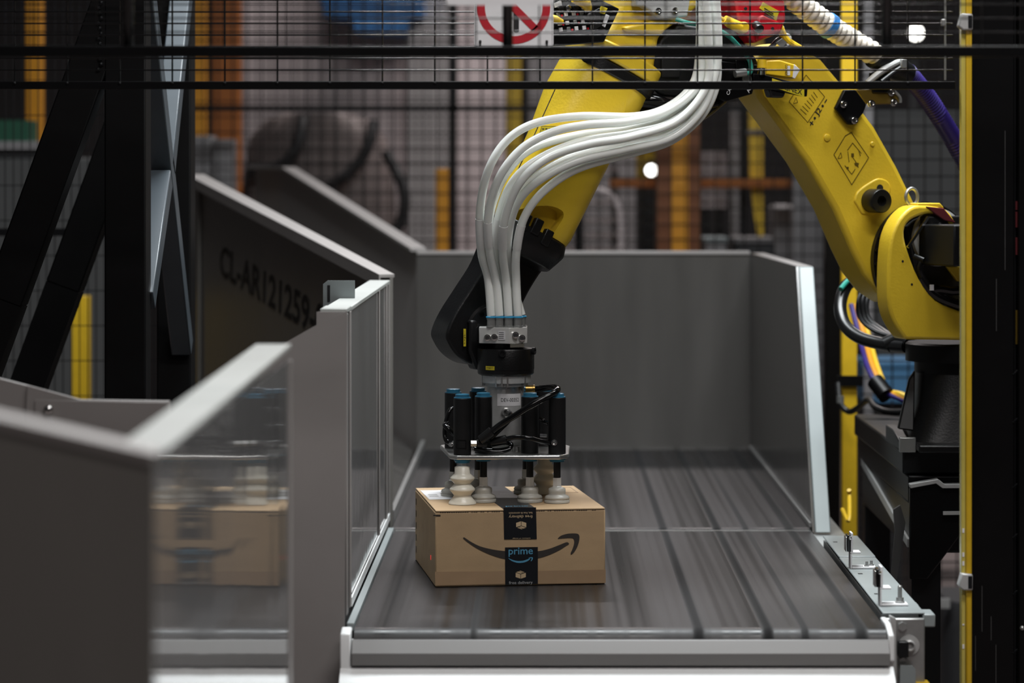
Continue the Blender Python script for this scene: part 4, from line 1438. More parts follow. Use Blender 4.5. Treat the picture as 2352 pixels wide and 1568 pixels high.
for px, py, o_ in ((1936, 239, .0125), (1961, 276, .0125), (2052, 235, -.029), (2046, 212, -.029), (2000, 238, -.02)):
    MB().lathe(PA(px, py, o_), NN, [(.0095, 0), (.0095, .003), (.0075, .0035), (.0075, .009), (.0045, .0095), (.004, .005)], 16).build('hex_bolt', 'chrome', rb)

# J2 joint and turret
JC = PA(2116, 596, .0)
b = MB()
b.lathe(JC, NN, [(.130, -.004), (.142, -.002), (.142, .012), (.128, .013), (.128, .034)], 64)
b.build('joint_ring', 'black_soft', rb)
for k in range(14):
    t = R(100 + 14 * k)
    c = JC + RU * .1355 * math.cos(t) + UP * .1355 * math.sin(t) + NN * .012
    MB().lathe(c, NN, [(.0055, 0), (.0055, .007), (.003, .0075)], 10).build('ring_bolt', 'black', rb)
tur = curve_px([(2196, 512), (2172, 480), (2112, 471), (2082, 484), (2056, 520), (2043, 575), (2040, 680), (2052, 735), (2080, 779)], 3) + [(2330, 783), (2330, 722)] + \
    curve_px([(2206, 714), (2150, 690), (2112, 640), (2086, 575), (2078, 532), (2092, 506), (2130, 491), (2165, 495), (2186, 520)], 3)
arm_prism(tur, .105, .058, 'turret', 'yellow', .016, 3)
arm_prism(curve_px([(2084, 520), (2130, 494), (2190, 515), (2330, 560), (2330, 722), (2206, 714), (2150, 690), (2105, 640)], 2), .050, .018, 'turret_back', 'dark', .002)
b = MB()
b.lathe(PA(2150, 545, .052), NN, [(.070, 0), (.070, .012), (.062, .014), (.062, .022), (.05, .024)], 48)
b.build('motor_flange', 'alu_matte', rb)
arm_prism([(2128, 474), (2168, 478), (2196, 512), (2170, 506), (2150, 492)], .109, .02, 'red_ring', 'maroon', .002)
mo = PA(2180, 560, .0)
mx = Matrix((RU, NN, UP)).transposed()
MB().box(PA(2222, 562, .165), (.175, .16, .098), mx=mx).build('motor', 'dark_steel', rb, bevel=.004)
MB().box(PA(2160, 548, .085), (.10, .03, .11), mx=mx).build('motor_neck', 'anodised', rb, bevel=.004)
MB().bar(PA(2085, 568, .11), PA(2132, 498, .11), .006, .006).build('bright_edge', 'chrome', rb)
MB().bar(PA(2128, 556, .112), PA(2160, 512, .112), .004, .004).build('bright_edge', 'chrome', rb)
arm_prism([(2175, 612), (2330, 612), (2330, 660), (2200, 646)], .085, .01, 'inner_web', 'yellow', .002)
for pts, r_, m in (([(2110, 640), (2135, 672), (2165, 690), (2230, 712)], .012, 'black_soft'), ([(2125, 668), (2155, 664), (2190, 668), (2230, 660)], .011, 'black_gloss'),
                   ([(2118, 600), (2112, 620), (2126, 650), (2160, 680), (2210, 700)], .009, 'black_soft'), ([(2140, 690), (2165, 676), (2180, 690), (2220, 695)], .007, 'black_gloss'),
                   ([(2150, 700), (2175, 698), (2230, 690)], .008, 'black_soft')):
    MB().tube([PA(x, y, .090) for x, y in pts], r_, 10).build('motor_cable', m, rb)
MB().tube([PA(2100, 588, .10), PA(2122, 597, .12)], .006, 10, smooth=False).build('cable_plug', 'dark_steel', rb)
MB().box(PA(2140, 660, .108), (.010, .004, .014), rz=.4).build('cable_tag', 'paper', rb)
for px, py in ((2073, 600), (2094, 653)):
    MB().lathe(PA(px, py, .1045), NN, [(.003, 0), (.003, .0012)], 10).build('pin_hole', 'ink', rb)
# eye bolt
ec = PA(2094, 452, .06)
b = MB()
ring_pts = [ec + RU * .0165 * math.cos(R(a)) + UP * .0205 * math.sin(R(a)) for a in range(0, 361, 20)]
b.tube(ring_pts, .0042, 10, smooth=False)
b.lathe(ec - UP * .034, UP, [(.011, 0), (.011, .004), (.006, .006), (.006, .014)], 16)
b.build('eye_bolt', 'zinc', rb)
arm_prism([(2108, 466), (2160, 466), (2170, 478), (2108, 476)], .10, .06, 'turret_cap', 'yellow', .003)
# turret base and robot foot
b = MB()
b.lathe((J1.x, J1.y, 1.222), (0, 0, 1), [(.120, 0), (.120, .028), (.142, .029), (.142, .070), (.136, .0745)], 56)
b.build('slewing_ring', 'black', rb)
MB().loft([((J1.x, J1.y, 1.222), V((1, 0, 0)), V((0, 1, 0)), .118, .118, 2.2), ((J1.x, J1.y, 1.15), V((1, 0, 0)), V((0, 1, 0)), .125, .13, 3),
           ((J1.x, J1.y, 1.062), V((1, 0, 0)), V((0, 1, 0)), .150, .16, 5)], 44).build('foot', 'black_cast', rb)
MB().box((J1.x + .01, J1.y + .05, 1.053), (.30, .56, .018)).build('foot_plate', 'black_cast', rb, bevel=.004)
MB().prism([P(2062, 985, 6.92), P(2088, 870, 6.97), P(2102, 850, 6.97), P(2100, 990, 6.92)], (0, 0.02, 0)).build('foot_rib', 'anodised', rb, bevel=.004)

# ------------------------------------------------------------------ equipment carried on the robot's elbow
vt = arm_prism([(1225, -40), (1300, -40), (1424, 20), (1388, 97), (1270, 106), (1225, 96)], .165, .07, 'valve_terminal', 'black', .004, label='black valve terminal with plugs')
arm_prism([(1272, 8), (1289, 0), (1291, 14), (1274, 18)], .168, .002, 'maker_plate', 'paper', .0005, parent=vt)
k = 0
for row, (y0_, n_) in enumerate(((30, 4), (50, 5), (64, 5))):
    for i in range(n_):
        px, py = 1278 + 18 * i + 3 * row, y0_ - 1.5 * i
        arm_prism([(px, py), (px + 8, py - 1), (px + 9, py + 8), (px + 1, py + 9)], .170, .004, 'plug', 'paper' if (row + i) % 3 else 'zinc', .0008, parent=vt)
        if k % 2 == 0:
            MB().lathe(PA(px + 12, py + 6, .167), NN, [(.0028, 0), (.0028, .002)], 8).build('status_light', 'red', vt)
        k += 1
for i in range(5):
    MB().lathe(PA(1284 + 17 * i, 20 - 1.2 * i, .166), NN, [(.0065, 0), (.0065, .012), (.004, .013)], 12).build('screw_plug', 'chrome' if i % 2 else 'black_soft', vt)
MB().lathe(PA(1350, 40, .166), NN, [(.011, 0), (.011, .018), (.008, .02)], 16).build('round_plug', 'black_soft', vt)
MB().tube([PA(1318, -6, .19), PA(1345, 6, .19), PA(1352, 22, .18)], [.012, .014, .009], 14, smooth=False).build('yellow_plug', 'yellow_rubber', vt)
MB().tube([PA(1262, 40, .19), PA(1276, 45, .19), PA(1290, 51, .185)], [.008, .0095, .007], 12, smooth=False).build('yellow_plug', 'yellow_rubber', vt)
arm_prism([(1382, 14), (1396, 19), (1389, 33), (1376, 29)], .172, .006, 'yellow_label', 'yellow_label', .0005, parent=vt)
arm_prism([(1392, 32), (1400, 36), (1390, 63), (1383, 59)], .168, .003, 'white_label', 'paper', .0005, parent=vt)
arm_prism([(1366, 24), (1378, 18), (1380, 60), (1364, 70)], .172, .005, 'side_cover', 'anodised', .001, parent=vt)

rs = E('laser_scanner', 'red scanner housing with yellow warning diamond above the elbow', 'scanner', PA(1750, 75, .1))


def ap(px_pts, off, th, name, m, par, bev=.002, label=None):
    return MB().prism([PA(x, y, off) for x, y in px_pts], -NN * th).build(name, m, par, bevel=bev, label=label)


ap([(1686, -20), (1800, -30), (1806, 44), (1794, 76), (1732, 100), (1698, 60)], .10, .09, 'housing', 'red', rs, .006)
ap([(1742, 40), (1752, 34), (1790, 50), (1788, 74), (1738, 96)], .106, .02, 'lower_housing', 'red', rs, .004)
wl = ap([(1753, 5), (1790, 26), (1783, 48), (1745, 19)], .103, .003, 'warning_diamond', 'yellow_label', rs, .0003)
frw = Fr(PA(1766, 24, .1035), RU, UP)
ang = -math.atan2(21, 37)
for i, wd in enumerate((.024, .026, .024, .020)):
    decal(frw, [[(-.012 + .0 * i, .006 - .005 * i), (-.012 + wd, .006 - .005 * i - wd * .55), (-.012 + wd - .001, .004 - .005 * i - wd * .55), (-.013, .004 - .005 * i)]], 'ink', wl, 'printed_line', h=.0012)
MB().lathe(PA(1736, 57, .11), (NN + V((0, 0, -.6))), [(.011, 0), (.011, .022), (.008, .024)], 16).build('connector', 'black_soft', rs)
for px, py in ((1774, 66), (1712, 20)):
    MB().lathe(PA(px, py, .108), NN, [(.004, 0), (.004, .002)], 10).build('screw', 'ink', rs)

yc = E('yellow_cable', 'yellow cable with moulded angled plug beside the red scanner', 'cable', PA(1680, 75, .12))
MB().tube([PA(1625, -10, .12), PA(1634, 20, .13), PA(1650, 38, .13), PA(1668, 48, .13)], .0045, 10).build('lead', 'yellow_rubber', yc)
MB().tube([PA(1664, 44, .13), PA(1676, 52, .13), PA(1700, 64, .13)], [.010, .0125, .0135], 16, smooth=False).build('plug', 'yellow_rubber', yc)
MB().lathe(PA(1701, 64, .122), NN, [(.0135, -.004), (.0135, .018), (.011, .02)], 20).build('plug_cap', 'yellow_rubber', yc)
gc = MB()
gc.tube([PA(1552, 44, .11), PA(1578, 52, .12), PA(1600, 56, .10), PA(1645, 68, .09), PA(1675, 84, .10), PA(1705, 116, .10), PA(1722, 140, .09), PA(1724, 165, .09), PA(1710, 168, .085)], .0052, 10, n=8)
tag(gc.build('teal_cable', 'green_cable'), 'teal cable curving past the white tubes at the elbow', 'cable')
cp = E('camera_plate', 'black camera mounting plate with white letters under the elbow', 'plate', PA(1690, 228, .07))
ap([(1655, 140), (1745, 150), (1728, 216), (1668, 233), (1652, 226)], .075, .012, 'plate', 'black', cp, .002)
fr = Fr(PA(1676, 204, .0755), RU, UP)
lettering('CAM2', fr, 0, 0, .030, .0085, R(65), 'paper', cp, h=.0012)
fr = Fr(PA(1719, 207, .0755), RU, UP)
lettering('AI', fr, 0, 0, .012, .0085, R(65), 'paper', cp, h=.0012)
MB().tube([PA(1688, 170, .09), PA(1712, 166, .09)], [.009, .010], 14, smooth=False).build('cable_gland', 'zinc', cp)
MB().lathe(PA(1714, 182, .076), NN, [(.012, 0), (.012, .004), (.009, .005), (.009, .002)], 20).build('lens_ring', 'zinc', cp)
ap([(1690, 138), (1722, 138), (1724, 160), (1692, 162)], .082, .006, 'window', 'reflector', cp, .001)

br = E('barcode_reader', 'yellow code reader with black side plate on the upper arm', 'reader', PA(1785, 205, .05))
ap([(1760, 139), (1792, 138), (1832, 150), (1826, 180), (1758, 171)], .075, .05, 'housing', 'yellow_rubber', br, .003)
ap([(1824, 147), (1838, 160), (1826, 181), (1820, 178)], .0755, .05, 'front_window', 'paper', br, .001)
ap([(1730, 168), (1760, 172), (1856, 198), (1854, 222), (1765, 204), (1730, 190)], .080, .02, 'side_plate', 'black', br, .002)
ap([(1766, 203), (1806, 212), (1800, 225), (1772, 223)], .076, .03, 'lower_knob', 'black_soft', br, .004)
fr = Fr(PA(1806, 161, .0758), RU, UP)
lettering('COGNEX', fr, 0, 0, .026, .0075, R(-90), 'ink', br, h=.0008)
decal(fr, [[(-.004 + .006, -.012), (.004 + .006, -.012), (.004 + .006, .010), (-.004 + .006, .010)]], 'paper', br, 'white_label', h=.0008)
fr = Fr(PA(1808, 199, .0803), RU, (UP - RU * .0))
frs = Fr(PA(1808, 199, .0803), RU + UP * -.25, UP)
decal(frs, [[(-.042, -.011), (.047, -.013), (.047, .007), (-.042, .009)]], 'yellow_label', br, 'name_plate', h=.0008)
lettering('COGNEX', frs, .002, -.003, .078, .013, 0, 'ink', br, h=.0014)
MB().tube([PA(1750, 136, .08), PA(1750, 156, .08)], [.0105, .012], 16, smooth=False).build('plug', 'yellow_rubber', br)
MB().tube([PA(1750, 156, .08), PA(1750, 172, .08)], [.008, .009], 14, smooth=False).build('plug_nut', 'chrome', br)
for pts, r_, m in (([(1795, 62), (1800, 78), (1812, 85), (1810, 100), (1800, 112)], .006, 'sleeve'), ([(1790, 60), (1805, 90), (1830, 108), (1850, 118)], .009, 'yellow_rubber'),
                   ([(1770, 110), (1790, 90), (1800, 104), (1840, 112)], .006, 'black_soft')):
    MB().tube([PA(x, y, .06) for x, y in pts], r_, 10).build('reader_cable', m, br)
ap([(1782, 98), (1796, 88), (1808, 98), (1796, 110)], .068, .003, 'cable_tag', 'zinc', br, .0005)

# clear corrugated hose, black coupling, purple hose
ch_pts = smooth_path([PA(1795, -40, .0), PA(1830, 2, .0), (PA(1880, 42, -.01)), PA(1925, 74, -.02), PA(1975, 105, -.03), PA(2030, 138, -.04)], 22)
mb = MB()
rr = [.0265 + .0035 * math.sin(i * 1.25) for i in range(len(ch_pts))]
mb.tube(ch_pts, rr, 18, smooth=False)
hs = mb.build('corrugated_hose', 'clear_hose', angle=60)
tag(hs, 'milky ribbed hose with blue band sloping above the upper arm', 'hose')
i0 = int(len(ch_pts) * .47)
MB().tube(ch_pts[i0:i0 + 7], .0315, 20, smooth=False).build('band', 'blue_band', hs, label='blue band')
cpl = E('hose_coupling', 'dark hose clamp joining ribbed hose and purple hose', 'clamp', PA(2050, 190, -.05))
MB().tube([PA(2010, 126, -.035), PA(2045, 150, -.045), PA(2085, 172, -.055)], [.034, .034, .028], 20, smooth=False).build('sleeve', 'dark_steel', cpl)
MB().tube([PA(1992, 190, -.02), PA(2030, 160, -.01), PA(2072, 138, -.01)], [.007, .009, .007], 10).build('strap', 'alu_matte', cpl)
MB().tube([PA(2025, 188, .0), PA(2055, 165, .0), PA(2078, 150, .0)], .006, 10).build('strap', 'dark_steel', cpl)
MB().box(PA(2076, 146, .005), (.018, .01, .022), rz=.4).build('clamp_screw', 'zinc', cpl, bevel=.002)
MB().box(PA(2020, 190, -.035), (.05, .02, .05), rz=.4).build('saddle', 'black', cpl, bevel=.003)
ph = smooth_path([PA(2082, 165, -.06), PA(2130, 225, -.10), PA(2185, 312, -.13), PA(2240, 410, -.16), PA(2330, 540, -.20)], 30)
mb = MB()
mb.tube(ph, [.0225 + .0026 * (i % 2) for i in range(len(ph))], 16, smooth=False)
tag(mb.build('purple_hose', 'purple', angle=60), 'dark purple ribbed hose slanting behind the yellow light curtain', 'hose')

# cable loop under the upper arm
cl = E('cable_loop', 'black sleeved cable loop hanging under the robot shoulder', 'cable', P(1990, 790, 7.3))
MB().tube([P(1975, 640, 7.35), P(1945, 655, 7.35), P(1930, 700, 7.3), P(1940, 745, 7.25), P(1975, 775, 7.2), P(2030, 790, 7.15), P(2080, 795, 7.1)], .0165, 14).build('sleeved_cable', 'black_soft', cl)
MB().tube([P(1975, 632, 7.34), P(1948, 645, 7.33), P(1931, 664, 7.3)], .0065, 10).build('teal_cable', 'green_cable', cl)
for (k_, dx) in enumerate((0, 10, 20)):
    MB().tube([P(1990 + dx, 650, 7.4), P(1972 + dx, 690, 7.38), P(1976 + dx, 730, 7.35), P(2010 + dx, 760, 7.3), P(2060, 776, 7.25)], .006, 8).build('thin_cable', 'black_soft' if k_ else 'dark_steel', cl)
MB().tube([P(2035, 792, 7.14), P(2065, 780, 7.13), P(2090, 790, 7.1)], .021, 12).build('cable_boot', 'black_soft', cl)

# ------------------------------------------------------------------ pedestal
pd = E('robot_pedestal', 'black steel pedestal with bolted base plates under the robot', 'pedestal', (1.10, 7.3, 0))
MB().box2((.875, 6.86, 0.985), (1.36, 7.92, 1.0435)).build('top_plate', 'dark_steel', pd, bevel=.006)
MB().prism([(.868, 6.855, 1.0437), (.868, 6.855, 1.062), (.868, 7.0, 1.082), (.868, 7.14, 1.082), (.868, 7.14, 1.0437)], (.026, 0, 0)).build('clamp_strip', 'anodised', pd, bevel=.003)
MB().box2((.866, 6.845, 1.04), (.905, 6.862, 1.076)).build('clamp_bolt', 'zinc', pd, bevel=.002)
MB().box2((.886, 6.84, .92), (1.36, 7.90, .9845)).build('sub_plate', 'black', pd, bevel=.004)
MB().box2((.893, 6.83, .80), (1.34, 7.88, .9195)).build('upper_box', 'dark_steel', pd, bevel=.006)
for x_ in (.893, 1.27):
    for d_ in (6.83, 7.81):
        MB().box2((x_, d_, .0152), (x_ + .07, d_ + .07, .7998)).build('leg', 'dark_steel', pd, bevel=.004)
MB().prism([P(2090, 1122, 6.80), P(2098, 1112, 6.80), P(2155, 1110, 6.80), P(2168, 1122, 6.80), P(2330, 1122, 6.80), P(2330, 1230, 6.80), P(2205, 1230, 6.80), P(2130, 1330, 6.80), P(2090, 1330, 6.80)],
           (0, .02, 0)).build('front_gusset', 'black', pd, bevel=.003)
MB().prism([P(2090, 1112, 6.79), P(2155, 1100, 6.79), P(2170, 1112, 6.79), P(2330, 1110, 6.79), P(2330, 1120, 6.79), P(2165, 1121, 6.79), P(2150, 1110, 6.79), P(2092, 1121, 6.79)], (0, .03, 0)).build('worn_edge', 'alu_matte', pd, bevel=.001)
MB().bar(P(2166, 1178, 6.79), P(2330, 1176, 6.79), .006, .008).build('handle_edge', 'alu_matte', pd)
MB().bar((.889, 6.86, .82), (.889, 7.85, .92), .006, .02).build('side_lip', 'alu_matte', pd)
MB().prism([P(2052, 1170, 6.85), P(2068, 1160, 6.85), P(2080, 1200, 6.85), P(2060, 1330, 6.85), P(2046, 1330, 6.85), P(2056, 1220, 6.85)], (0, .012, 0)).build('side_bracket', 'dim_grey', pd)
MB().box2((.84, 6.8, 0), (1.4, 7.95, .015)).build('floor_plate', 'dark_steel', pd)

# ================================================================== CELL BEHIND: posts, fences, racks, machines
def post(px0, px1, d, ztop, m, label, name='steel_post', depth=None, zbot=0.0, cat='post', parts=None):
    x0_, x1_ = pxx(px0, d), pxx(px1, d)
    t = E(name, label, cat, ((x0_ + x1_) / 2, d, zbot))
    MB().box2((x0_, d, zbot), (x1_, d + (depth or (x1_ - x0_)), ztop)).build('shaft', m, t, bevel=.003)
    if zbot == 0.0:
        MB().box2((x0_ - .03, d - .03, 0), (x1_ + .03, d + (depth or (x1_ - x0_)) + .03, .012)).build('foot_plate', m, t)
    if parts:
        parts(t, x0_, x1_, d)
    return t


def band_part(py0, py1, m='black', name='band'):
    def fn(t, x0_, x1_, d):
        MB().box2((x0_ - .015, d - .012, pz(py1, d)), (x1_ + .015, d - .0005, pz(py0, d))).build(name, m, t)
    return fn


post(1934, 1969, 8.30, 2.6, 'yellow_plain', 'tall yellow square post behind the right wall of the rear belt', parts=band_part(862, 886))
post(1896, 1930, 8.55, 2.6, 'black', 'tall black post beside the yellow post, left of the robot pedestal')
post(1985, 2006, 9.7, 2.6, 'mid_grey', 'thin brownish grey post behind the purple hose')
post(60, 95, 12.1, 2.8, 'amber', 'amber post at far left behind the slanting black struts')
post(165, 203, 9.9, 1.29, 'yellow_plain', 'short yellow bollard seen low between the struts and the black post')
post(437, 472, 12.2, 2.9, 'amber', 'amber rack upright just right of the black frame')
post(489, 550, 12.6, 2.9, 'orange', 'broad orange brown rack upright near the pale panels')
post(1000, 1029, 12.0, 1.74, 'amber', 'amber bollard rising behind the end wall, left of the arm')
post(1164, 1197, 12.6, 2.9, 'yellow_plain', 'yellow upright left of the forearm behind the mesh')
post(1320, 1338, 11.85, 2.9, 'black', 'slim black post hidden partly behind the forearm')


def rk(t, x0_, x1_, d):
    MB().box2((pxx(1508, d), d + .02, 0), (x0_ - .001, d + .12, 2.9)).build('side_flange', 'rust', t)
    MB().box2((x1_ + .001, d + .02, 0), (pxx(1608, d), d + .12, 2.9)).build('side_flange', 'rust', t)
    for py in (300, 420, 540):
        MB().lathe(((x0_ + x1_) / 2, d, pz(py, d)), (0, -1, 0), [(.02, 0), (.02, .008)], 12).build('bolt', 'amber', t)


post(1541, 1581, 12.0, 2.9, 'amber', 'wide amber rack column with orange flanges behind the tubes', depth=.1, parts=rk)
rb_ = MB()
rb_.box2((pxx(1400, 12.25), 12.25, pz(431, 12.25)), (pxx(1818, 12.25), 12.31, pz(411, 12.25)))
rbm = rb_.build('rack_beam', 'orange')
tag(rbm, 'horizontal orange rack beam running behind the amber column', 'beam')



def panel(name, px0, py0, px1, py1, d, m, label, cat='panel', th=.04, feet=True):
    t = E(name, label, cat, ((pxx(px0, d) + pxx(px1, d)) / 2, d, 0))
    x0_, x1_ = pxx(px0, d), pxx(px1, d)
    z0_, z1_ = max(0.02, pz(py1, d)), pz(py0, d)
    MB().box2((x0_, d, z0_), (x1_, d + th, z1_)).build('sheet', m, t, bevel=.004)
    MB().box2((x0_, d - .006, z1_ + .0005), (x1_, d + th + .006, z1_ + .02)).build('top_rail', m, t)
    if feet:
        for x in (x0_ + .03, x1_ - .03):
            MB().box2((x - .02, d + th, 0), (x + .02, d + th + .04, z1_)).build('support', 'dark', t)
    return t


panel('partition', 553, -120, 930, 1200, 14.6, 'pale', 'broad pinkish partition behind the mesh, left of centre')
panel('partition', 935, -120, 1028, 1200, 14.2, 'pale_grey', 'pale lilac grey partition strip left of the forearm')
panel('partition', 1050, -120, 1160, 1200, 14.9, 'pale', 'pale partition strip between the black post and the yellow upright')
panel('partition', 1215, 100, 1460, 1200, 15.2, 'mid_grey', 'grey partition behind the forearm and curved rail')
panel('partition', 1606, 358, 1668, 480, 13.0, 'pale', 'small pale board right of the amber column')
panel('partition', 1680, 250, 1716, 640, 13.4, 'pale_grey', 'narrow grey board left of the yellow strap')
panel('partition', 1822, 300, 1898, 1000, 12.1, 'mid_grey', 'grey board between the upper arm and the black post')
panel('partition', 2000, 262, 2260, 1000, 12.4, 'dim_grey', 'dim grey board behind the purple hose')
panel('partition', 1462, 255, 1508, 410, 13.2, 'yellow_plain', 'bright yellow board left of the amber column')

# grey machine at left, with lighter lid
mc = E('machine_cabinet', 'dim grey machine cabinet with pale lid behind the black struts', 'cabinet', P(80, 900, 11.2).xy.to_3d())
d = 11.2
MB().box2((pxx(-160, d), d, 0.05), (pxx(300, d), d + .5, pz(362, d))).build('body', 'dim_grey', mc, bevel=.01)
MB().box2((pxx(-160, d), d - .03, pz(345, d)), (pxx(92, d), d + .5, pz(325, d))).build('lid', 'mid_grey', mc, bevel=.004)
MB().box2((pxx(-160, d), d - .005, pz(361.5, d)), (pxx(92, d), d + .45, pz(345.5, d))).build('dark_band', 'dark', mc)
MB().box2((pxx(-40, d), d + .1, pz(324.5, d)), (pxx(55, d), d + .3, pz(275, d))).build('green_box', mat('dark_green_paint', (20, 70, 50), .5), mc)
for px in (-140, 280):
    MB().box2((pxx(px, d) - .03, d + .05, 0), (pxx(px, d) + .03, d + .15, .0495)).build('foot', 'dark', mc)
# cabinets behind the chute
for (a, c, t_, dd, lab_) in ((436, 488, 312, 12.0, 'grey cabinet behind the chute, taller and next to the black frame'), (488, 534, 320, 11.95, 'grey cabinet behind the chute, slightly lower, right of its twin')):
    t = E('control_cabinet', lab_, 'cabinet', ((pxx(a, dd) + pxx(c, dd)) / 2, dd, 0))
    MB().box2((pxx(a, dd), dd, .08), (pxx(c, dd), dd + .17, pz(t_, dd))).build('body', 'mid_grey', t, bevel=.004)
    MB().box2((pxx(a, dd) + .008, dd - .012, .1), (pxx(c, dd) - .008, dd - .0005, pz(t_, dd) - .02)).build('door', 'mid_grey', t, bevel=.003)
    MB().box2((pxx(a, dd), dd + .02, 0), (pxx(c, dd), dd + .16, .0795)).build('plinth', 'dark', t)
# blue bin high at the back
d = 14.06
bb = E('blue_bin', 'blue plastic bin fixed high on the pinkish partition, left of the sign', 'bin', P(860, 72, d))
MB().prism([P(735, -80, d), P(975, -80, d), P(973, 40, d), P(941, 44, d), P(938, 74, d), P(812, 72, d), P(808, 42, d), P(742, 36, d)], (0, .53, 0)).build('bin_body', 'blue_bin', bb, bevel=.006)
MB().box2((pxx(735, d), d - .02, pz(8, d)), (pxx(977, d), d - .001, pz(-8, d))).build('rim', 'blue_bin', bb)
# blue crate low at right
bc = E('blue_crate', 'dim blue crate low behind the striped cables', 'crate', P(2030, 1200, 11.0).xy.to_3d())
d = 11.0
MB().box2((pxx(1984, d), d, pz(925, d)), (pxx(2110, d), d + .4, pz(832, d))).build('crate_body', 'blue_dim', bc, bevel=.006)
MB().box2((pxx(1980, d), d - .012, pz(842, d)), (pxx(2112, d), d - .0005, pz(832, d))).build('crate_rim', 'blue_dim', bc)
MB().box2((pxx(1990, d), d + .05, 0), (pxx(2100, d), d + .35, pz(925.5, d))).build('crate_stand', 'dark', bc)
# hoses of the rear machine
for pts, lab_ in (([(698, 270, 13.42), (692, 300, 13.38), (675, 350, 13.36), (630, 385, 13.37), (570, 392, 13.4)], 'inner dark cable loop hanging before the pinkish partition'),
                  ([(858, 280, 13.41), (850, 320, 13.37), (826, 370, 13.36), (770, 420, 13.36), (690, 448, 13.42)], 'middle dark cable loop hanging before the pinkish partition'),
                  ([(886, 350, 13.42), (926, 430, 13.37), (924, 500, 13.36), (890, 540, 13.36), (800, 552, 13.41)], 'outer dark cable loop nearest the end wall')):
    tag(MB().tube([P(q[0], q[1], q[2] if len(q) > 2 else 13.2) for q in pts], .027, 12).build('cable_loop', 'dark'), lab_, 'cable', 'dark cable loops behind the mesh')
mm = E('machine_block', 'dark rounded machine below the cable loops behind the chute', 'machine', P(740, 700, 13.6).xy.to_3d())
MB().loft([(P(732, y, 13.7), V((1, 0, 0)), V((0, 1, 0)), w_, .25, 3) for y, w_ in ((262, .16), (275, .25), (320, .33), (450, .37), (560, .38), (1250, .38))], 32).build('body', mat('dark_taupe_paint', (112, 102, 100), .6), mm)
MB().cyl(P(745, 520, 13.44), (0, -1, 0), .11, .03, 28).build('round_cover', 'dark', mm)
# white bent rail with slats
wr = E('handrail', 'white bent tubular handrail right of the forearm', 'rail', P(1425, 1100, 11.95).xy.to_3d())
MB().tube([P(1270, 438, 11.95), P(1350, 436, 11.95), P(1385, 440, 11.95), P(1412, 460, 11.95), P(1425, 500, 11.95), P(1426, 600, 11.95), P(1426, 700, 11.95), P(1426, 1335, 11.95)], .0145, 14).build('bent_tube', 'pale', wr)
MB().tube([P(1270, 438, 11.95), P(1268, 700, 11.95), P(1268, 1335, 11.95)], .0145, 12).build('leg', 'pale', wr)
rk2 = E('slat_rack', 'rack of pale horizontal bars behind the bent handrail', 'rack', P(1370, 1050, 12.9).xy.to_3d())
for py in (390, 466, 505, 540, 574):
    MB().box2((pxx(1250, 13.1), 13.08, pz(py + 5, 13.1)), (pxx(1418, 13.1), 13.12, pz(py - 5, 13.1))).build('bar', 'pale', rk2)
for px in (1256, 1412):
    MB().box2((pxx(px, 13.13) - .02, 13.121, 0), (pxx(px, 13.13) + .02, 13.16, pz(380, 13.1))).build('upright', 'mid_grey', rk2)
# yellow strap
ys = E('hanging_strap', 'yellow strap tapering to a point, left of the upper arm', 'strap', P(1737, 545, 12.3))
MB().prism([P(1719, 60, 12.3), P(1752, 60, 12.3), P(1753, 540, 12.3), P(1742, 544, 12.3), P(1734, 500, 12.3), P(1722, 400, 12.3)], (0, .03, 0)).build('strap', 'yellow_plain', ys)
MB().box2((pxx(1717, 12.28), 12.28, pz(308, 12.28)), (pxx(1754, 12.28), 12.299, pz(298, 12.28))).build('buckle', 'mid_grey', ys)
MB().box2((pxx(1700, 12.3), 12.27, pz(60, 12.3)), (pxx(1770, 12.3), 12.40, pz(40, 12.3))).build('hanger', 'dark', ys)
tag(MB().box2((pxx(1700, 12.4), 12.401, 0), (pxx(1716, 12.4), 12.47, 2.7)).build('strap_post', 'black'), 'black upright left of the yellow strap', 'post')
# grey table machine
tb = E('bench_machine', 'grey bench with dark machine top behind the end wall at right', 'machine', P(1700, 1000, 12.1).xy.to_3d())
d = 12.1
MB().box2((pxx(1617, d), d, pz(556, d)), (pxx(1672, d), d + .3, pz(545, d))).build('bench_top', 'light_grey', tb, bevel=.003)
MB().box2((pxx(1622, d), d + .02, 0.0), (pxx(1668, d), d + .28, pz(556.5, d))).build('bench_body', 'mid_grey', tb, bevel=.003)
MB().box2((pxx(1690, d), d, 0.0), (pxx(1780, d), d + .3, pz(558, d))).build('machine_body', 'dark', tb, bevel=.01)
MB().box2((pxx(1686, d), d - .02, pz(557.5, d)), (pxx(1778, d), d + .3, pz(545, d))).build('machine_lid', 'mid_grey', tb, bevel=.004)
tag(MB().box2((pxx(1775, 12.55), 12.55, 0.0), (pxx(1826, 12.55), 12.8, pz(470, 12.55))).build('parts_cabinet', 'mid_grey', bevel=.02), 'greenish grey cabinet right of the bench machine', 'cabinet')
# lamps
for px, py, dd, r_, lab_ in ((2103, 76, 14.0, .034, 'bright round lamp high at right behind the mesh'), (1496, 391, 13.0, .024, 'bright lamp beside the amber column')):
    t = E('work_lamp', lab_, 'lamp', P(px, py, dd))
    MB().lathe(P(px, py, dd), (0, -1, 0), [(r_, 0), (r_, .01), (r_ * .7, .016)], 24).build('lens', 'lamp', t)
    MB().lathe(P(px, py, dd + .002), (0, 1, 0), [(r_ * 1.15, 0), (r_ * 1.2, .03), (r_ * .5, .06)], 24).build('housing', 'dark', t)
    MB().box2((P(px, py, dd).x - .02, dd + .063, 0), (P(px, py, dd).x + .02, dd + .10, P(px, py, dd).z + .05)).build('stand', 'dark', t)
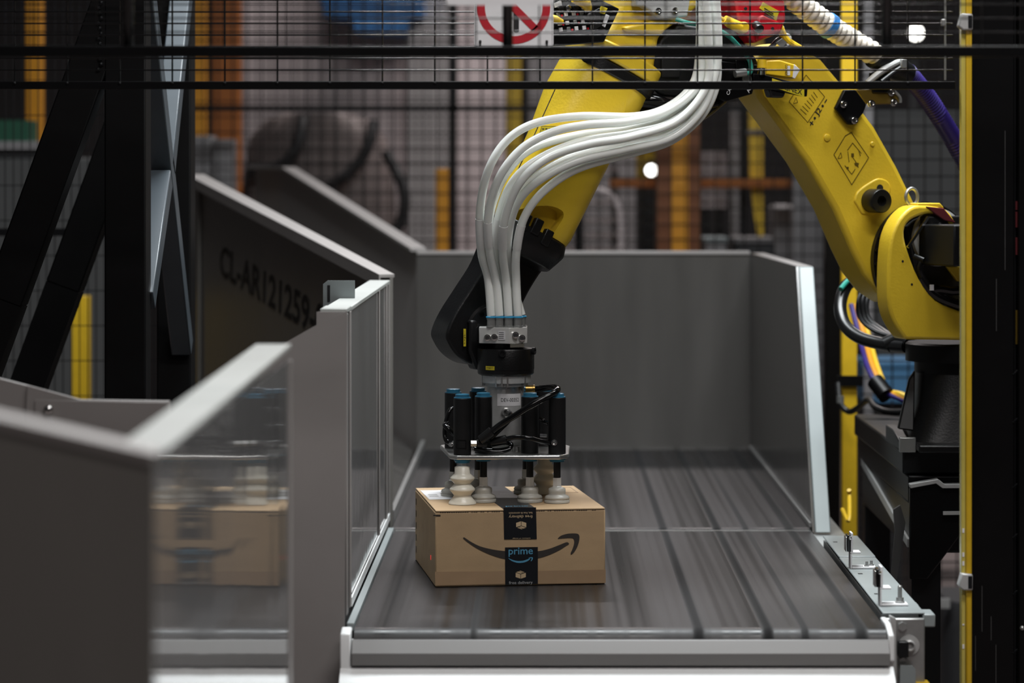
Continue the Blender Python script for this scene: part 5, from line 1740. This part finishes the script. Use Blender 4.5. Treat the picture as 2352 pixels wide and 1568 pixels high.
# cables right of the yellow post
sc_ = E('cable_bundle', 'bundle of yellow, purple and grey cables clamped behind the pedestal', 'cable', P(2030, 930, 8.0))
for k_, m in enumerate(('purple', 'amber', 'yellow_plain')):
    dx = 11 * k_
    MB().tube([P(1955 + dx, 700, 8.1), P(1978 + dx, 790, 8.0), P(1996 + dx, 850, 7.9), P(2025 + dx * .7, 895, 7.85), P(2075, 918 - dx * .5, 7.8), P(2110, 930, 7.8)], .0075, 10).build('cable', m, sc_)
MB().tube([P(2010, 875, 7.87), P(2036, 908, 7.83)], .024, 14, smooth=False).build('clamp', 'black', sc_)
bh = E('drooping_hose', 'dark grey hose drooping across the yellow post', 'hose', P(1990, 945, 8.0))
MB().tube([P(1924, 880, 8.25), P(1930, 925, 8.22), P(1950, 945, 8.2), P(1972, 935, 8.15), P(1995, 918, 8.05), P(2010, 935, 7.95), P(2040, 946, 7.9), P(2080, 945, 7.85)], .009, 10, n=8).build('hose', 'anodised', bh)
MB().lathe(P(1930, 925, 8.22), (0, 0, 1), [(.011, 0), (.011, .02)], 12).build('ferrule', 'zinc', bh)
# pallet low at right
pl = E('pallet_board', 'pinkish board low in the dark under the pedestal at right', 'board', P(2180, 1300, 9.6).xy.to_3d())
d = 9.75
MB().box2((pxx(2110, d), d, pz(1250, d)), (pxx(2300, d), d + .5, pz(1225, d))).build('board', mat('pinkish_board', (150, 120, 112), .7), pl)
for px in (2125, 2280):
    MB().box2((pxx(px, d) - .03, d + .05, 0), (pxx(px, d) + .03, d + .4, pz(1250.5, d))).build('foot', 'dark', pl)
cb = E('equipment_case', 'dark rounded case standing on the floor beyond the conveyor side', 'case', P(2190, 1560, 9.2).xy.to_3d())
d = 9.0
MB().loft([(P(2200, y, d + .2), V((1, 0, 0)), V((0, 1, 0)), w_, .18, 3) for y, w_ in ((1365, .05), (1378, .07), (1430, .08), (1615, .085))], 28).build('body', 'dark', cb)
MB().box(P(2170, 1385, d + .02), (.03, .02, .03)).build('latch', 'zinc', cb)


# mesh fences of the cell behind (wires below a pixel or two once blurred: one joined grid per panel)
def grid_fence(px0, px1, d, z0_, z1_, px_, pz_, rail_pys, label, r_=.002, posts=(), ends=False):
    t = E('wire_fence', label, 'fence', ((pxx(px0, d) + pxx(px1, d)) / 2, d, 0))
    x0_, x1_ = pxx(px0, d), pxx(px1, d)
    b = MB()
    n_ = int((x1_ - x0_) / px_)
    for i in range(n_ + 1):
        b.box2((x0_ + i * px_ - r_, d - r_, z0_), (x0_ + i * px_ + r_, d + r_, z1_))
    n_ = int((z1_ - z0_) / pz_)
    for i in range(n_ + 1):
        b.box2((x0_, d + r_ * 1.01, z0_ + i * pz_ - r_), (x1_, d + r_ * 3, z0_ + i * pz_ + r_))
    tag(b.build('wire_grid', 'black_wire', t, smooth=False), kind='stuff')
    for py in rail_pys:
        z = pz(py, d)
        MB().box2((x0_, d - .012, z - .0115), (x1_, d - .0021, z + .0115)).build('rail', 'black', t)
    for x in tuple(pxx(p, d) for p in posts):
        MB().box2((x - .022, d - .05, 0), (x + .022, d - .0125, z1_ + .03)).build('post', 'black', t)
    return t


mf_ = grid_fence(434, 1905, 11.68, 0.25, 2.9, .0600, .0630, (249,), 'black mesh fence behind the robot spanning the middle of the picture', .0027, ends=False, posts=(1900,))
MB().box2((pxx(1037, 11.6), 11.60, pz(243, 11.66)), (pxx(1049, 11.6), 11.667, 2.9)).build('hanger_bar', 'black', mf_)
grid_fence(-140, 400, 8.60, 0.30, 2.6, .0250, .1060, (533,), 'fine black mesh fence behind the slanting struts at left', .0014, posts=(-140, 300))
grid_fence(560, 1890, 12.9, 0.25, 2.9, .0600, .0605, (), 'second mesh fence farther back behind the middle one', .0022, ends=False, posts=(1890,))
grid_fence(1975, 2420, 9.5, 0.25, 2.6, .0540, .0560, (), 'black mesh fence behind the pedestal and purple hose', .0024, ends=False, posts=(2300, 2420))
